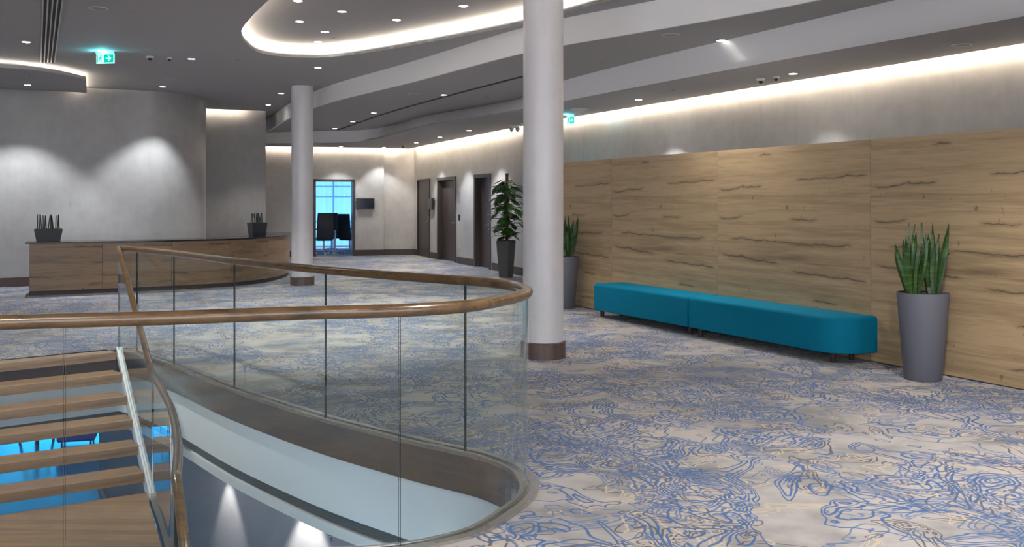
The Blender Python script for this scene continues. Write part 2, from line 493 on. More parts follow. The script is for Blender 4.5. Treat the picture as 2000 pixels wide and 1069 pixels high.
def hit(px, A, B):
    k = (px-CX)/F; d = B-A
    t = (k*A.y-A.x)/(d.x-k*d.y)
    return A+d*t

# ------------------------------------------------------------------ floor and void
fl = prism_obj('floor', [(-16,-6),(14,-6),(14,36),(-16,36)], -.12, 0, M['carpet'], [VOID]); struct(fl)
steel_bm = bmesh.new()
vp = VOID
S = [(-.002,0.012),(.055,.012),(.055,-.02),(.045,-.26),(-.03,-.26),(-.045,-.25),(-.045,.012)]
# on this curve the left-hand normal points out of the void (the curve runs clockwise seen from above)?
def signed_area(p):
    return .5*sum(p[i][0]*p[(i+1) % len(p)][1]-p[(i+1) % len(p)][0]*p[i][1] for i in range(len(p)))
SGN = -1.0 if signed_area(VOID) > 0 else 1.0      # +1: left normal points outwards
def sp(prof): return [(o*SGN, z) for o, z in prof]
edge_path = [stairR] + G
rim_thing = tag(sweep('void_edge_cladding', edge_path, sp([(-.035,.012),(.060,.012),(.060,-.02),(.030,-.02),(.030,-.245),(-.035,-.245)]), M['steel']),
    'brushed steel band wrapping the floor edge under the curved glass railing', 'cladding')
bm = bmesh.new()
add_profile(bm, edge_path, sp([(-.040,.014),(-.018,.014),(-.018,-.012),(-.040,-.012)]))
add_profile(bm, edge_path, sp([(.018,.016),(.064,.016),(.064,-.01),(.018,-.01)]))
finish(bm, 'glazing_shoe', M['rim'], rim_thing, smooth=True)
full_path = [stairL, stairR] + G + [stairL]
w = struct(sweep('trim_1', full_path, sp([(.005,-.24),(.14,-.24),(.14,-.655),(.005,-.655)]), M['white']))
w = struct(sweep('trim_2', full_path, sp([(.045,-.655),(.14,-.655),(.14,-.745),(.045,-.745)]), M['groove']))
w = struct(sweep('trim_3', full_path, sp([(.005,-.745),(.14,-.745),(.14,-.82),(.005,-.82)]), M['white']))

struct(sweep('trim_12', [stairL, stairR], sp([(-.014,-.24),(.0,-.24),(.0,-.004),(-.014,-.004)]), M['skirt']))
# lower storey
lc = prism_obj('ceiling_lower_storey', [(-26,-6),(14,-6),(14,34),(-26,34)], -.80, -.70, M['white'], [[(p[0], p[1]) for p in [stairL, stairR]+offset(G, .10*SGN)]]); struct(lc)
lf = struct(prism_obj('floor_lower_storey', [(-26,-6),(14,-6),(14,34),(-26,34)], LOW-.1, LOW, M['lowfloor']))
lw = cat2([(-7.9,19.1),(-5.3,14.3),(-2.7,9.5),(-.9,8.0),(.6,6.9),(1.3,5.4),(1.4,3.5),(1.4,-5.9)], .3)
o = struct(sweep('wall_lower_right', lw, [(0,LOW),(.25,LOW),(.25,-.80),(0,-.80)], M['plaster_low']))
o = struct(sweep('baseboard_lower', lw, [(-.02,LOW),(0,LOW),(0,LOW+.12),(-.02,LOW+.12)], M['white_plastic']))
o = struct(box_obj('wall_lower_back', (-6,33.9,(LOW-.8)/2), (40,.2,3.1), M['white']))
o = struct(box_obj('wall_lower_left', (-25.9,14,(LOW-.8)/2), (.2,40,3.1), M['white']))
o = struct(box_obj('added_wall_lower_front', (-6,-5.9,(LOW-.8)/2), (40,.2,3.1), M['white']))  # unseen wall put in to block sky light from the stair treads
bm = bmesh.new()
add_box(bm, (0,0,0), (16,.03,2.7), mi=0)
for i in range(9): add_box(bm, (-8+2*i,-.03,0), (.07,.06,2.7), mi=1)
o = finish(bm, 'window_2', [M['window_low'], M['white_plastic']], loc=(-13.2,33.72,LOW+1.45)); struct(o)

bm = bmesh.new()
add_box(bm, (0,0,0), (22,.03,2.5), mi=0)
for i in range(12): add_box(bm, (-11+2*i,.03,0), (.07,.06,2.5), mi=1)
struct(finish(bm, 'added_fill_window', [M['fill_front'], M['white_plastic']], loc=(-9,-5.75,LOW+1.5)))  # unseen glowing window, added to brighten the white slab edge

# ------------------------------------------------------------------ ceilings
oval_px = [(1192,0),(1100,26),(1021,46.5),(870,76.5),(750,97.5),(672,108.6),(612,112.3),(549,110),(510,103.5),(483,87),(471,63),(495,28.5),(525,0)]
ov = [gp(x, y, Z1) for x, y in oval_px]
ov += [Vector((-2.1,9.6,0)), Vector((-1.2,7.9,0)), Vector((0,6.3,0)), Vector((1.2,5.4,0)), Vector((2.3,5.4,0)), Vector((2.9,6.4,0)), Vector((2.6,8.0,0)), Vector((1.9,9.5,0))]
OV = cat2([(p.x, p.y) for p in ov]+[(ov[0].x, ov[0].y)], .12)[:-1]
ovs = 1.0 if signed_area(OV) < 0 else -1.0    # left normal outwards when clockwise
def offc(pts, d):
    ns = normals2(pts, True)
    return [(p[0]+n.x*d, p[1]+n.y*d) for p, n in zip(pts, ns)]
OVO = offc(OV, .30*ovs)
main_poly = [(p[0], p[1]) for p in F1] + [(-6.80,26.75),(-5.93,24.03),(-5.867,23.892),(-9.947,21.892),(-16,22),(-16,-3.2)]
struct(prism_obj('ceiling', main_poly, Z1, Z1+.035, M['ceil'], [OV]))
# oval recess: lip, side wall, top
cl = OV+[OV[0]]
bm = bmesh.new(); rings = []
ns = normals2(OV, True); n_ = len(OV)
prof = [(.0,Z1-.001),(.0,Z1+.055),(.02,Z1+.055),(.02,Z1+.036)]
rr = [[bm.verts.new((p[0]+n.x*o*ovs, p[1]+n.y*o*ovs, z)) for o, z in prof] for p, n in zip(OV, ns)]
for i in range(n_):
    for j in range(3):
        bm.faces.new([rr[i][j], rr[(i+1) % n_][j], rr[(i+1) % n_][j+1], rr[i][j+1]])
struct(finish(bm, 'trim_4', M['fascia'], smooth=True))
bm = bmesh.new()
rr = [[bm.verts.new((p[0]+n.x*.13*ovs, p[1]+n.y*.13*ovs, z)) for z in (Z1+.03, ZU)] for p, n in zip(OV, ns)]
for i in range(n_): bm.faces.new([rr[i][0], rr[(i+1) % n_][0], rr[(i+1) % n_][1], rr[i][1]])
struct(finish(bm, 'trim_5', M['fascia'], smooth=True))
struct(prism_obj('ceiling_oval', OVO, ZU, ZU+.04, M['ceil']))
bm = bmesh.new()
rr = [[bm.verts.new((p[0]+n.x*o*ovs, p[1]+n.y*o*ovs, z)) for o, z in ((.055,Z1+.045),(.085,Z1+.045),(.085,Z1+.052),(.055,Z1+.052))] for p, n in zip(OV, ns)]
for i in range(n_):
    for j in range(4): bm.faces.new([rr[i][j], rr[(i+1) % n_][j], rr[(i+1) % n_][(j+1) % 4], rr[i][(j+1) % 4]])
struct(finish(bm, 'trim_6', M['led_oval']))
# fascia between main and middle ceiling
struct(sweep('trim_7', F1, [(0,Z2),(0,Z1+.03),(.03,Z1+.03),(.03,Z2)], M['fascia'], smooth=True))
def nearest_tail(): pass
mid_poly = F1 + list(reversed(F2T))
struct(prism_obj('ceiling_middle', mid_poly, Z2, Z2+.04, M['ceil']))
# soft slope between middle and low ceiling
def resample(p, n):
    L = [0.0]
    for a, b in zip(p, p[1:]): L.append(L[-1]+math.hypot(b[0]-a[0], b[1]-a[1]))
    out = []; j = 0
    for i in range(n):
        s = L[-1]*i/(n-1)
        while j < len(L)-2 and L[j+1] < s: j += 1
        t = (s-L[j])/max(1e-6, L[j+1]-L[j])
        out.append((p[j][0]+(p[j+1][0]-p[j][0])*t, p[j][1]+(p[j+1][1]-p[j][1])*t))
    return out
a, b_ = F2T, F2L
bm = bmesh.new(); rows = []
for p, q in zip(a, b_):
    row = []
    for k in range(9):
        t = k/8
        zz = Z2+(Z3-Z2)*(t*t*(3-2*t)*.35+t*.65)
        row.append(bm.verts.new((p[0]+(q[0]-p[0])*t, p[1]+(q[1]-p[1])*t, zz)))
    rows.append(row)
for r0, r1 in zip(rows, rows[1:]):
    for k in range(8): bm.faces.new([r0[k], r1[k], r1[k+1], r0[k+1]])
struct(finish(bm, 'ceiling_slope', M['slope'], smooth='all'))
# low ceiling along the walls, with a gap for the cove light
GAP = .11
wall_line = [WE, WD, WC, WB, WA]
wl = [(v.x, v.y) for v in wall_line]
inner = offset(wl, GAP)          # towards the room (left of the run from near to far)
back_dir = (BC-BA).normalized(); back_n = Vector((back_dir.y, -back_dir.x))
b1 = BC+back_n*GAP; b0 = BA+back_n*GAP
cornr = Vector(inner[-1])
b_end = Vector((-2.98,29.5))
low_poly = list(F2L) + [(b0.x, b0.y), (b1.x, b1.y), (-3.03,29.49)] + list(reversed(inner[:-1]))
struct(prism_obj('ceiling_low', low_poly, Z3, Z3+.03, M['ceil']))
struct(prism_obj('ceiling_cove', [(11.9,-3.2),(WD.x+.4,WD.y),(WC.x+.4,WC.y),(.7,21.2),(-2.3,30.3),(-8.4,28.6),(-8.0,27.5),(-3.3,28.9),(-.6,21.2),(WC.x-.6,WC.y),(WD.x-.6,WD.y),(10.7,-3.2)], Z3+.22, Z3+.26, M['fascia']))
def led(name, path, z, m='led'):
    return struct(sweep(name, path, [(-.012,z),(.012,z),(.012,z+.012),(-.012,z+.012)], M[m]))
led('trim_8', offset(wl[:-1]+[(-2.8,29.35)], GAP+.016), Z3+.06)
led('trim_9', [(b0.x+back_n.x*.016, b0.y+back_n.y*.016), (b1.x+back_n.x*.016, b1.y+back_n.y*.016), (-3.1,29.42)], Z3+.06)

# ------------------------------------------------------------------ walls
def wall_seg(bm, A, B, z0, z1, th=.25, side=1):
    d = (B-A).normalized(); n = Vector((d.y, -d.x))*side
    q = [A, B, B+n*th, A+n*th]
    add_prism(bm, [(v.x, v.y) for v in q], z0, z1)
ZT = Z3+.30
# right wall: plain stretch
bm = bmesh.new()
wall_seg(bm, WE, WD, 0, ZT); wall_seg(bm, WD, WC, 0, ZT); wall_seg(bm, WC, WB, 0, ZT)
doors = [(816,840),(855,891),(927,959)]
dpts = [(hit(a_, WA, WB), hit(b2, WA, WB)) for a_, b2 in doors]
DTOP = 2.23
seq = [WB]
for p, q in reversed(dpts): seq += [q, p]
seq.append(WA)
for i in range(0, len(seq), 2): wall_seg(bm, seq[i], seq[i+1], 0, ZT)
for p, q in dpts: wall_seg(bm, q, p, DTOP, ZT)
struct(finish(bm, 'wall_right', M['plaster']))
# skirting of the right wall
bm = bmesh.new()
wd = (WA-WB).normalized(); wn_room = Vector((-wd.y, wd.x))      # towards the room
for i in range(0, len(seq), 2):
    wall_seg(bm, seq[i]+wd*(.09 if i else 0), seq[i+1]-wd*(.09 if i+1 < len(seq)-1 else 0), 0, .17, .02, -1)
wall_seg(bm, WC, WB, 0, .17, .02, -1); wall_seg(bm, WD, WC, 0, .17, .02, -1); wall_seg(bm, WE, WD, 0, .17, .02, -1)
struct(finish(bm, 'baseboard_right', M['skirt']))

def wall_frame(A, B):
    d = (B-A).normalized(); return d, Vector((-d.y, d.x))
# doors in the right wall
for i, (p, q) in enumerate(dpts):
    wdt = (p-q).length; mid = (p+q)/2; ang = math.atan2(wd.y, wd.x)
    # local: x along the wall (towards far end), y towards the room
    D = struct(bpy.data.objects.new('door_%d' % (i+1), None)); C.objects.link(D)
    D.location = (mid.x, mid.y, 0); D.rotation_euler = (0,0,ang)
    flush = (i == 0)
    dep = .02 if flush else .13
    bm = bmesh.new()
    fw = .055 if flush else .085
    pr = .018
    for s in (-1, 1): add_box(bm, (s*(wdt/2-fw/2), -dep/2-.02+pr, DTOP/2), (fw, dep+.06, DTOP))
    add_box(bm, (0, -dep/2-.02+pr, DTOP-fw/2), (wdt, dep+.06, fw))
    finish(bm, 'door_frame', M['walnut'], D, bevel=.004)
    bm = bmesh.new(); add_box(bm, (0, -dep-.01, (DTOP-fw)/2), (wdt-2*fw+.01, .045, DTOP-fw-.005))
    leaf = finish(bm, 'door_leaf', M['walnut'], D, bevel=.002)
    hx = -(wdt/2-fw-(.07 if flush else .42)); hy = -dep+.012
    bm = bmesh.new()
    add_tube(bm, [(hx,hy,1.02),(hx,hy+.05,1.02)], .012)
    add_tube(bm, [(hx,hy+.05,1.02),(hx+.12,hy+.05,1.02)], .010)
    add_box(bm, (hx,hy+.004,1.02), (.045,.01,.045)); add_box(bm, (hx,hy+.004,.92), (.04,.01,.04))
    if flush: add_box(bm, (hx,hy+.012,1.12), (.05,.03,.09))
    finish(bm, 'door_handle', M['metal'], leaf, smooth=True)

# back wall with the doorway
bL, bR = hit(612, BA, BC), hit(693, BA, BC)
stepP = hit(750, BA, BC)
bm = bmesh.new()
wall_seg(bm, BA, bL, 0, ZT, .25, -1); wall_seg(bm, bR, stepP, 0, ZT, .25, -1); wall_seg(bm, bL, bR, 2.23, ZT, .25, -1)
s2 = stepP - back_n*.14
wall_seg(bm, s2, Vector((-2.6,29.72)), 0, ZT, .25, -1)
struct(finish(bm, 'wall_back', M['plaster']))
bm = bmesh.new()
wall_seg(bm, BA, bL, 0, .17, .02, 1); wall_seg(bm, bR, stepP+back_dir*.02, 0, .17, .02, 1)
wall_seg(bm, stepP+back_dir*.02-back_n*.14, WA, 0, .17, .02, 1)
struct(finish(bm, 'baseboard_back', M['skirt']))
ang_b = math.atan2(back_dir.y, back_dir.x)
midb = (bL+bR)/2; wb = (bR-bL).length
D = struct(bpy.data.objects.new('door_4', None)); C.objects.link(D); D.location = (midb.x, midb.y, 0); D.rotation_euler = (0,0,ang_b)
bm = bmesh.new()
for s in (-1, 1): add_box(bm, (s*(wb/2-.035), .11, 1.115), (.07, .30, 2.23))
add_box(bm, (0,.11,2.195), (wb,.30,.07))
finish(bm, 'door_frame', M['walnut'], D, bevel=.004)

# meeting room behind the doorway
RM = Vector((midb.x, midb.y)); bn = -back_n       # away from the hall
def rm(u, v): p = RM+back_dir*u+bn*v; return p
bm = bmesh.new()
wall_seg(bm, rm(-3.2,.25), rm(-3.2,5.0), 0, 2.95, .1, -1); wall_seg(bm, rm(3.2,.25), rm(3.2,5.0), 0, 2.95, .1, 1)
wall_seg(bm, rm(-3.2,5.0), rm(3.2,5.0), 2.72, 2.95, .1, -1)
struct(finish(bm, 'wall_meeting_room', M['white']))
struct(prism_obj('ceiling_meeting_room', [tuple(rm(-3.4,.2)), tuple(rm(3.4,.2)), tuple(rm(3.4,5.3)), tuple(rm(-3.4,5.3))], 2.95, 3.0, M['white']))
bm = bmesh.new()
add_box(bm, (0,.04,1.4), (6.2,.02,2.7), mi=0)
for k in range(6): add_box(bm, (-3+1.2*k,0,1.4), (.06,.06,2.7), mi=1)
for zz in (.06,.9,1.75,2.1,2.7): add_box(bm, (0,0,zz), (6.2,.06,.05), mi=1)
p = rm(0,5.0)
struct(finish(bm, 'window_1', [M['window_blue'], M['metal']], loc=(p.x,p.y,0), rz=ang_b))
bm = bmesh.new()
path = [(x*.02-3.0, .035*math.sin(x*.55)+.01*math.sin(x*1.3)) for x in range(301)]
rows = [[bm.verts.new((x, y, z)) for z in (.03, 1.4, 2.75)] for x, y in path]
for r0, r1 in zip(rows, rows[1:]):
    for k in range(2): bm.faces.new([r0[k], r1[k], r1[k+1], r0[k+1]])
p = rm(0,4.75)
tag(finish(bm, 'sheer_curtain', M['sheer'], loc=(p.x,p.y,0), rz=ang_b, smooth='all'), 'pale sheer curtain filling the bright blue window of the meeting room', 'curtain')

def office_chair(px_u, v, rz, label, hgt=1.2, w_=.56):
    p = rm(px_u, v)
    t = thing('office_chair', label, 'chair', (p.x, p.y, 0), rz, 'meeting room chairs')
    bm = bmesh.new()
    n = 7
    prev = None
    for k in range(n+1):      # tall back, slightly curved
        z = .46+(hgt-.46)*k/n; y = .22+.06*math.sin(k/n*PI*.6); ww = w_/2*(1.0-.12*(k/n)**3)
        ring = [bm.verts.new(q) for q in ((-ww,y,z),(ww,y,z),(ww,y+.07,z),(-ww,y+.07,z))]
        if prev:
            for j in range(4): bm.faces.new([prev[j], prev[(j+1) % 4], ring[(j+1) % 4], ring[j]])
        else: bm.faces.new(ring)
        prev = ring
    bm.faces.new(list(reversed(prev)))
    finish(bm, 'backrest', M['leather'], t, smooth=True, bevel=.015)
    box_obj('seat', (0,0,.46), (w_*.95,.5,.09), M['leather'], t, bevel=.03)
    for s in (-1, 1):
        tube_obj('armrest', [(s*.27,.18,.5),(s*.29,.12,.68),(s*.29,-.14,.68)], .018, M['black'], t, 8)
    tube_obj('gas_lift', [(0,0,.1),(0,0,.42)], .03, M['metal'], t)
    bm = bmesh.new()
    for k in range(5):
        a = k*2*PI/5+.3; ex, ey = .31*math.cos(a), .31*math.sin(a)
        add_tube(bm, [(0,0,.11),(ex,ey,.07)], .022, 8, .014)
        add_tube(bm, [(ex,ey-.015,.03),(ex,ey+.015,.03)], .03, 10)
    finish(bm, 'wheeled_base', M['metal'], t, smooth=True)
    return t
def u_at(px, v):
    k = (px-CX)/F; A_ = RM+bn*v
    return (k*A_.y-A_.x)/(back_dir.x-k*back_dir.y)
office_chair(u_at(632,1.0), 1.0, ang_b+PI+.05, 'black high back office chair nearest the left door jamb', 1.24, .50)
office_chair(u_at(683,1.1), 1.1, ang_b+PI-.75, 'black high back office chair nearest the right door jamb', 1.21, .46)
office_chair(u_at(648,2.7), 2.7, ang_b, 'dark office chair on the far side of the meeting table', 1.22, .5)
p = rm(u_at(660,1.9), 1.9)
t = thing('meeting_table', 'dark meeting table standing between the black office chairs', 'table', (p.x,p.y,0), ang_b)
box_obj('tabletop', (.3,0,.74), (2.4,.95,.035), M['black_top'], t, bevel=.005)
for sx in (-.75,-.05,.62,1.3):
    tube_obj('leg', [(sx,-.3 if sx in (-.75,.62) else .3,0),(sx,-.3 if sx in (-.75,.62) else .3,.722)], .03, M['metal'], t)

# curved wall behind the counter, recessed wall, return
cw = cat2([(-15.8,14.0),(-12.2,16.0),(-9.38,18.25),(-8.14,19.0),(-7.50,19.36),(-6.90,19.68),(-6.58,20.15),(-6.42,20.9),(-6.62,21.5)], .15)
struct(sweep('wall_left', cw, [(0,0),(.22,0),(.22,Z1+.02),(0,Z1+.02)], M['plaster_dark'], smooth=True))
struct(sweep('baseboard_left', cw, [(-.02,0),(0,0),(0,.17),(-.02,.17)], M['skirt'], smooth=True))
rw = [(-10,22.0),(-7.10,23.3),(-5.92,24.0),(-6.9,28.6)]
bm = bmesh.new()
wall_seg(bm, Vector(rw[0]), Vector(rw[2]), 0, Z1+.3, .2, -1)
add_prism(bm, [rw[2],(-7.65,29.2),(-7.95,29.2),(-6.25,23.86)], 0, Z1+.3)
struct(finish(bm, 'wall_recess', M['plaster_dark']))
bm = bmesh.new(); wall_seg(bm, Vector(rw[0]), Vector(rw[2]), 0, .17, .02, 1)
struct(finish(bm, 'baseboard_recess', M['skirt']))
dv = (Vector(rw[2])-Vector(rw[0])).normalized(); nv = Vector((dv.y,-dv.x))
led('trim_10', [tuple(Vector(rw[0])+nv*.14), tuple(Vector(rw[2])+nv*.14-dv*.5)], Z1+.08)
struct(prism_obj('ceiling_recess', [(-10,21.2),(-5.6,23.3),(-5.7,24.4),(-10,22.4)], Z1+.28, Z1+.32, M['fascia']))
# outer shell
struct(box_obj('wall_outer_left', (-16.05,15,1.95), (.1,42,4.2), M['plaster_dark']))

# floating ceiling island with cove light (left)
isl = [gp(168,156,3.63), gp(144,150,3.63), gp(105,142.5,3.63), gp(45,135,3.63), gp(0,132,3.63)]
ip = [(-8.05,18.75)] + [(p.x, p.y) for p in isl] + [(-9.3,15.0),(-11.2,15.2),(-13.2,15.6)]
ip_s = [(-8.05,18.9)] + cat2(ip[1:], .15)
tail = [(-13.3,15.35)]
poly = ip_s + [(-12.15,16.1),(-9.25,18.15)]
struct(prism_obj('ceiling_island', poly, 3.63, 3.685, M['ceil']))
ipo = offset(ip_s, 0.0)
sgn_i = 1.0 if signed_area(poly) < 0 else -1.0
led('trim_11', offset(ip_s, -.13*sgn_i), 3.686, 'led_island')

# ------------------------------------------------------------------ glass railing
railing = thing('glass_railing', 'frameless glass railing with round oak handrail curving round the stair void', 'railing', (0,0,0))
def arc(path):
    L = [0.0]
    for a_, b2 in zip(path, path[1:]): L.append(L[-1]+math.hypot(b2[0]-a_[0], b2[1]-a_[1]))
    return L
def cut(path, L, s0, s1):
    def at(s):
        for i in range(len(L)-1):
            if L[i+1] >= s:
                t = (s-L[i])/max(1e-9, L[i+1]-L[i]); return tuple(path[i][k]+(path[i+1][k]-path[i][k])*t for k in range(len(path[i])))
        return tuple(path[-1])
    return [at(s0)] + [tuple(path[i]) for i in range(len(L)) if s0+.01 < L[i] < s1-.01] + [at(s1)]
def s_of(path, L, px, far=True):
    best = None
    tip = max(range(len(path)), key=lambda i: path[i][0]/path[i][1])
    rng = range(0, tip) if far else range(tip, len(path))
    return min(((abs(path[i][0]/path[i][1]*F+CX-px), L[i]) for i in rng))[1]
def glass_panel(name, path, z0, z1, parent, th=.013):
    "path points (x, y, dz); vertical pane following it"
    bm = bmesh.new()
    p2 = [(p[0], p[1]) for p in path]; ns = normals2(p2)
    dz = [p[2] if len(p) > 2 else 0 for p in path]
    rings = []
    for p, n, d in zip(p2, ns, dz):
        rings.append([bm.verts.new((p[0]+n.x*o, p[1]+n.y*o, z+d)) for o, z in ((-th/2,z0),(th/2,z0),(th/2,z1),(-th/2,z1))])
    for a_, b2 in zip(rings, rings[1:]):
        for j in range(4):
            f = bm.faces.new([a_[j], b2[j], b2[(j+1) % 4], a_[(j+1) % 4]]); f.material_index = 1 if j in (0,2) else 0
    f = bm.faces.new(rings[0]); f.material_index = 1
    f = bm.faces.new(list(reversed(rings[-1]))); f.material_index = 1
    o = finish(bm, name, [M['glass'], M['glass_edge']], parent)
    for q in o.data.polygons: q.use_smooth = False
    if len(path) > 3: 
        for q in o.data.polygons: q.use_smooth = (q.material_index == 0)
        o.data.set_sharp_from_angle(angle=math.radians(30))
    return o
LG = arc(G)
near_far_dense = G
js = [0.0] + [s_of(G, LG, x) for x in (340,458,636,909)] + [s_of(G, LG, 803, False), s_of(G, LG, 127, False)]
s_ = js[-1]
while s_+1.6 < LG[-1]: s_ += 1.6; js.append(s_)
js.append(LG[-1])
glass_panel('glass_panel', [stairR, (G[0][0]-.005, G[0][1])], .0, 1.045, railing)
for a_, b2 in zip(js, js[1:]):
    glass_panel('glass_panel', cut(G, LG, a_+.004, b2-.004), .0, 1.045, railing)
hp = [(stairR[0], stairR[1], RAILZ)] + [(x, y, RAILZ) for x, y in G]
tube_obj('handrail', hp, .030, M['rail'], railing, 18)

# ------------------------------------------------------------------ stair
st_top = gp(229,683,0.0)
# stair edge line: (x, y, floor height)
sl = [(-4.10,10.42,.0),(-3.76,9.80,-.333),(-3.42,9.18,-.666),(-3.08,8.56,-.99),(-2.94,8.26,-.99),(-2.80,7.96,-.99),(-2.62,7.56,-.99),(-2.40,7.05,-.99),(-2.02,6.04,-.99),(-1.80,5.35,-.99)]
SC = catmull([Vector(sl[0]),Vector(sl[1]),Vector(sl[2]),Vector(sl[3])], .2) [:-1] + catmull([Vector(v) for v in sl[3:]], .12)
SC = [tuple(v) for v in SC]
stair = thing('staircase', 'open oak staircase with floating treads descending to a landing', 'staircase', (0,0,0))
tp = [((227,688),(0,710.7)),((241,730),(0,756.6)),((249,774),(0,803.6)),((262,820),(0,851.8)),((273,870.6),(0,907)),((283,924),(0,965))]
for k, (r_, l_) in enumerate(tp):
    z = -.165*k
    R_, L_ = gp(*r_, z), gp(*l_, z)
    d = (R_-L_).normalized(); back = Vector((-d.y, d.x, 0))
    if back.y < 0: back = -back
    Le = R_-d*2.25
    dep = .30 if k else .26
    c = (R_+Le)/2 + back*dep/2 - Vector((0,0,.042))
    box_obj('tread', c, (2.25, dep, .084), M['tread'], stair, rz=math.atan2(d.y, d.x), bevel=.006)
R_ = gp(288,961.5,-.99); L_ = gp(0,1006,-.99); d = (R_-L_).normalized(); Le = R_-d*2.5
lpoly = [(Le.x,Le.y),(R_.x,R_.y)] + [(x-.05, y) for x, y, z in SC if z < -.985 and y < 8.3] + [(-1.85,5.30),(-4.4,4.9),(-6.3,6.4)]
bm = bmesh.new(); add_prism(bm, lpoly, -1.054, -.99)
finish(bm, 'landing', M['tread'], stair, bevel=.004)
# side plate under the glass and chrome shoe
flight = [p for p in SC if p[1] > 8.50]; land = [p for p in SC if p[1] <= 8.62]
sweep('stringer', flight, [(.02,-.34),(.035,-.34),(.035,-.01),(.02,-.01)] if SGN else [], M['white'], stair)
sweep('stringer', land, [(.02,-.20),(.035,-.20),(.035,-.01),(.02,-.01)], M['steel'], stair)
srail = thing('stair_railing', 'glass stair railing with sloping oak handrail and chrome shoe', 'railing', (0,0,0))
sweep('glazing_shoe', flight, [(-.028,-.04),(.028,-.04),(.028,.045),(.012,.045),(.012,.02),(-.012,.02),(-.012,.045),(-.028,.045)], M['chrome'], srail)
sweep('glazing_shoe', land, [(-.028,-.04),(.028,-.04),(.028,.02),(-.028,.02)], M['steel'], srail)
LS = arc(SC)
s300 = min(((abs(p[0]/p[1]*F+CX-299), l_) for p, l_ in zip(SC, LS)))[1]
s338 = min(((abs(p[0]/p[1]*F+CX-341), l_) for p, l_ in zip(SC, LS)))[1]
for a_, b2 in ((0, s300), (s300, s338), (s338, LS[-1])):
    glass_panel('glass_panel', cut(SC, LS, a_+.008, b2-.008), .0, 1.04, srail, .018)
rp = [(corner.x, corner.y, RAILZ)] + [(x, y, z+1.062) for x, y, z in SC]
rp = rp[:2]+rp[2:] + [(-1.70,5.12,-.02),(-1.62,4.95,-.20),(-1.56,4.85,-.42)]
tube_obj('handrail', rp, .028, M['rail'], srail, 16)

# ------------------------------------------------------------------ columns
def column(px, yf, top, label):
    c = gp(px, yf, 0); c.y += .20; c.x = (px-CX)/F*c.y
    t = thing('column', label, 'column', c)
    lathe_obj('shaft', [(0,.15),(.202,.15),(.202,top),(0,top)], M['plaster_col'], t, 64)
    lathe_obj('base_band', [(0,0),(.226,0),(.226,.155),(.220,.162),(.2,.162),(0,.162)], M['band'], t, 64)
    return t
column(1061, 703.5, ZU+.02, 'tall pale plaster column nearest the camera with dark wooden foot')
column(590.5, 558.5, Z1+.02, 'grey plaster column standing beside the end of the reception counter')

# ------------------------------------------------------------------ wood partition
PA, PB = Vector((.97,14.96)), Vector((4.23,8.26))
pu = (PB-PA).normalized(); pv = Vector((-abs(pu.y), -pu.x))      # pu towards the camera, pv into the room
pv = Vector((pu.y, -pu.x));
if pv.x > 0: pv = -pv
def pl(u, v, z=0): q = PA+pu*u+pv*v; return Vector((q.x, q.y, z))
ang_p = math.atan2(pu.y, pu.x)
seam0 = (14.96-14.03)/abs(pu.y)
part = thing('wood_partition', 'long wall-height oak panelled partition behind the teal benches', 'partition', pl(0,0), ang_p)
PW = 2.39
for k in range(-1, 5):
    u0 = seam0+PW*k
    bm = bmesh.new(); x0 = 0.003
    if k == -1: x0 = PW-1.50
    add_prism(bm, [(x0-PW/2,-.025),(PW-.003-PW/2,-.025),(PW-.003-PW/2,0),(x0-PW/2,0)], 0.012, 2.165)
    finish(bm, 'oak_panel', M['panel'], part, loc=(u0+PW/2, 0, 0))
bm = bmesh.new(); a0 = seam0-1.49; a1 = seam0+PW*5-.01
sv = -1 if pv.dot(Vector((-pu.y, pu.x))) > 0 else 1      # local +y relative to the room
add_box(bm, ((a0+a1)/2, sv*-.0+.0, 0), (0,0,0)) if False else None
yb = .065
add_box(bm, ((a0+a1)/2, yb, 1.08), (a1-a0, .12, 2.16))
finish(bm, 'backing_wall', M['white'], part)
box_obj('plinth', ((a0+a1)/2, .0, .006), (a1-a0, .02, .012), M['seam'], part)
# flip so that the veneer faces the room
if Vector((-pu.y, pu.x)).dot(pv) > 0:
    for ch in part.children:
        ch.rotation_euler[2] += PI if False else 0
        ch.location.y = -ch.location.y
    for ch in part.children:
        for v in ch.data.vertices: v.co.y = -v.co.y
        ch.data.flip_normals()

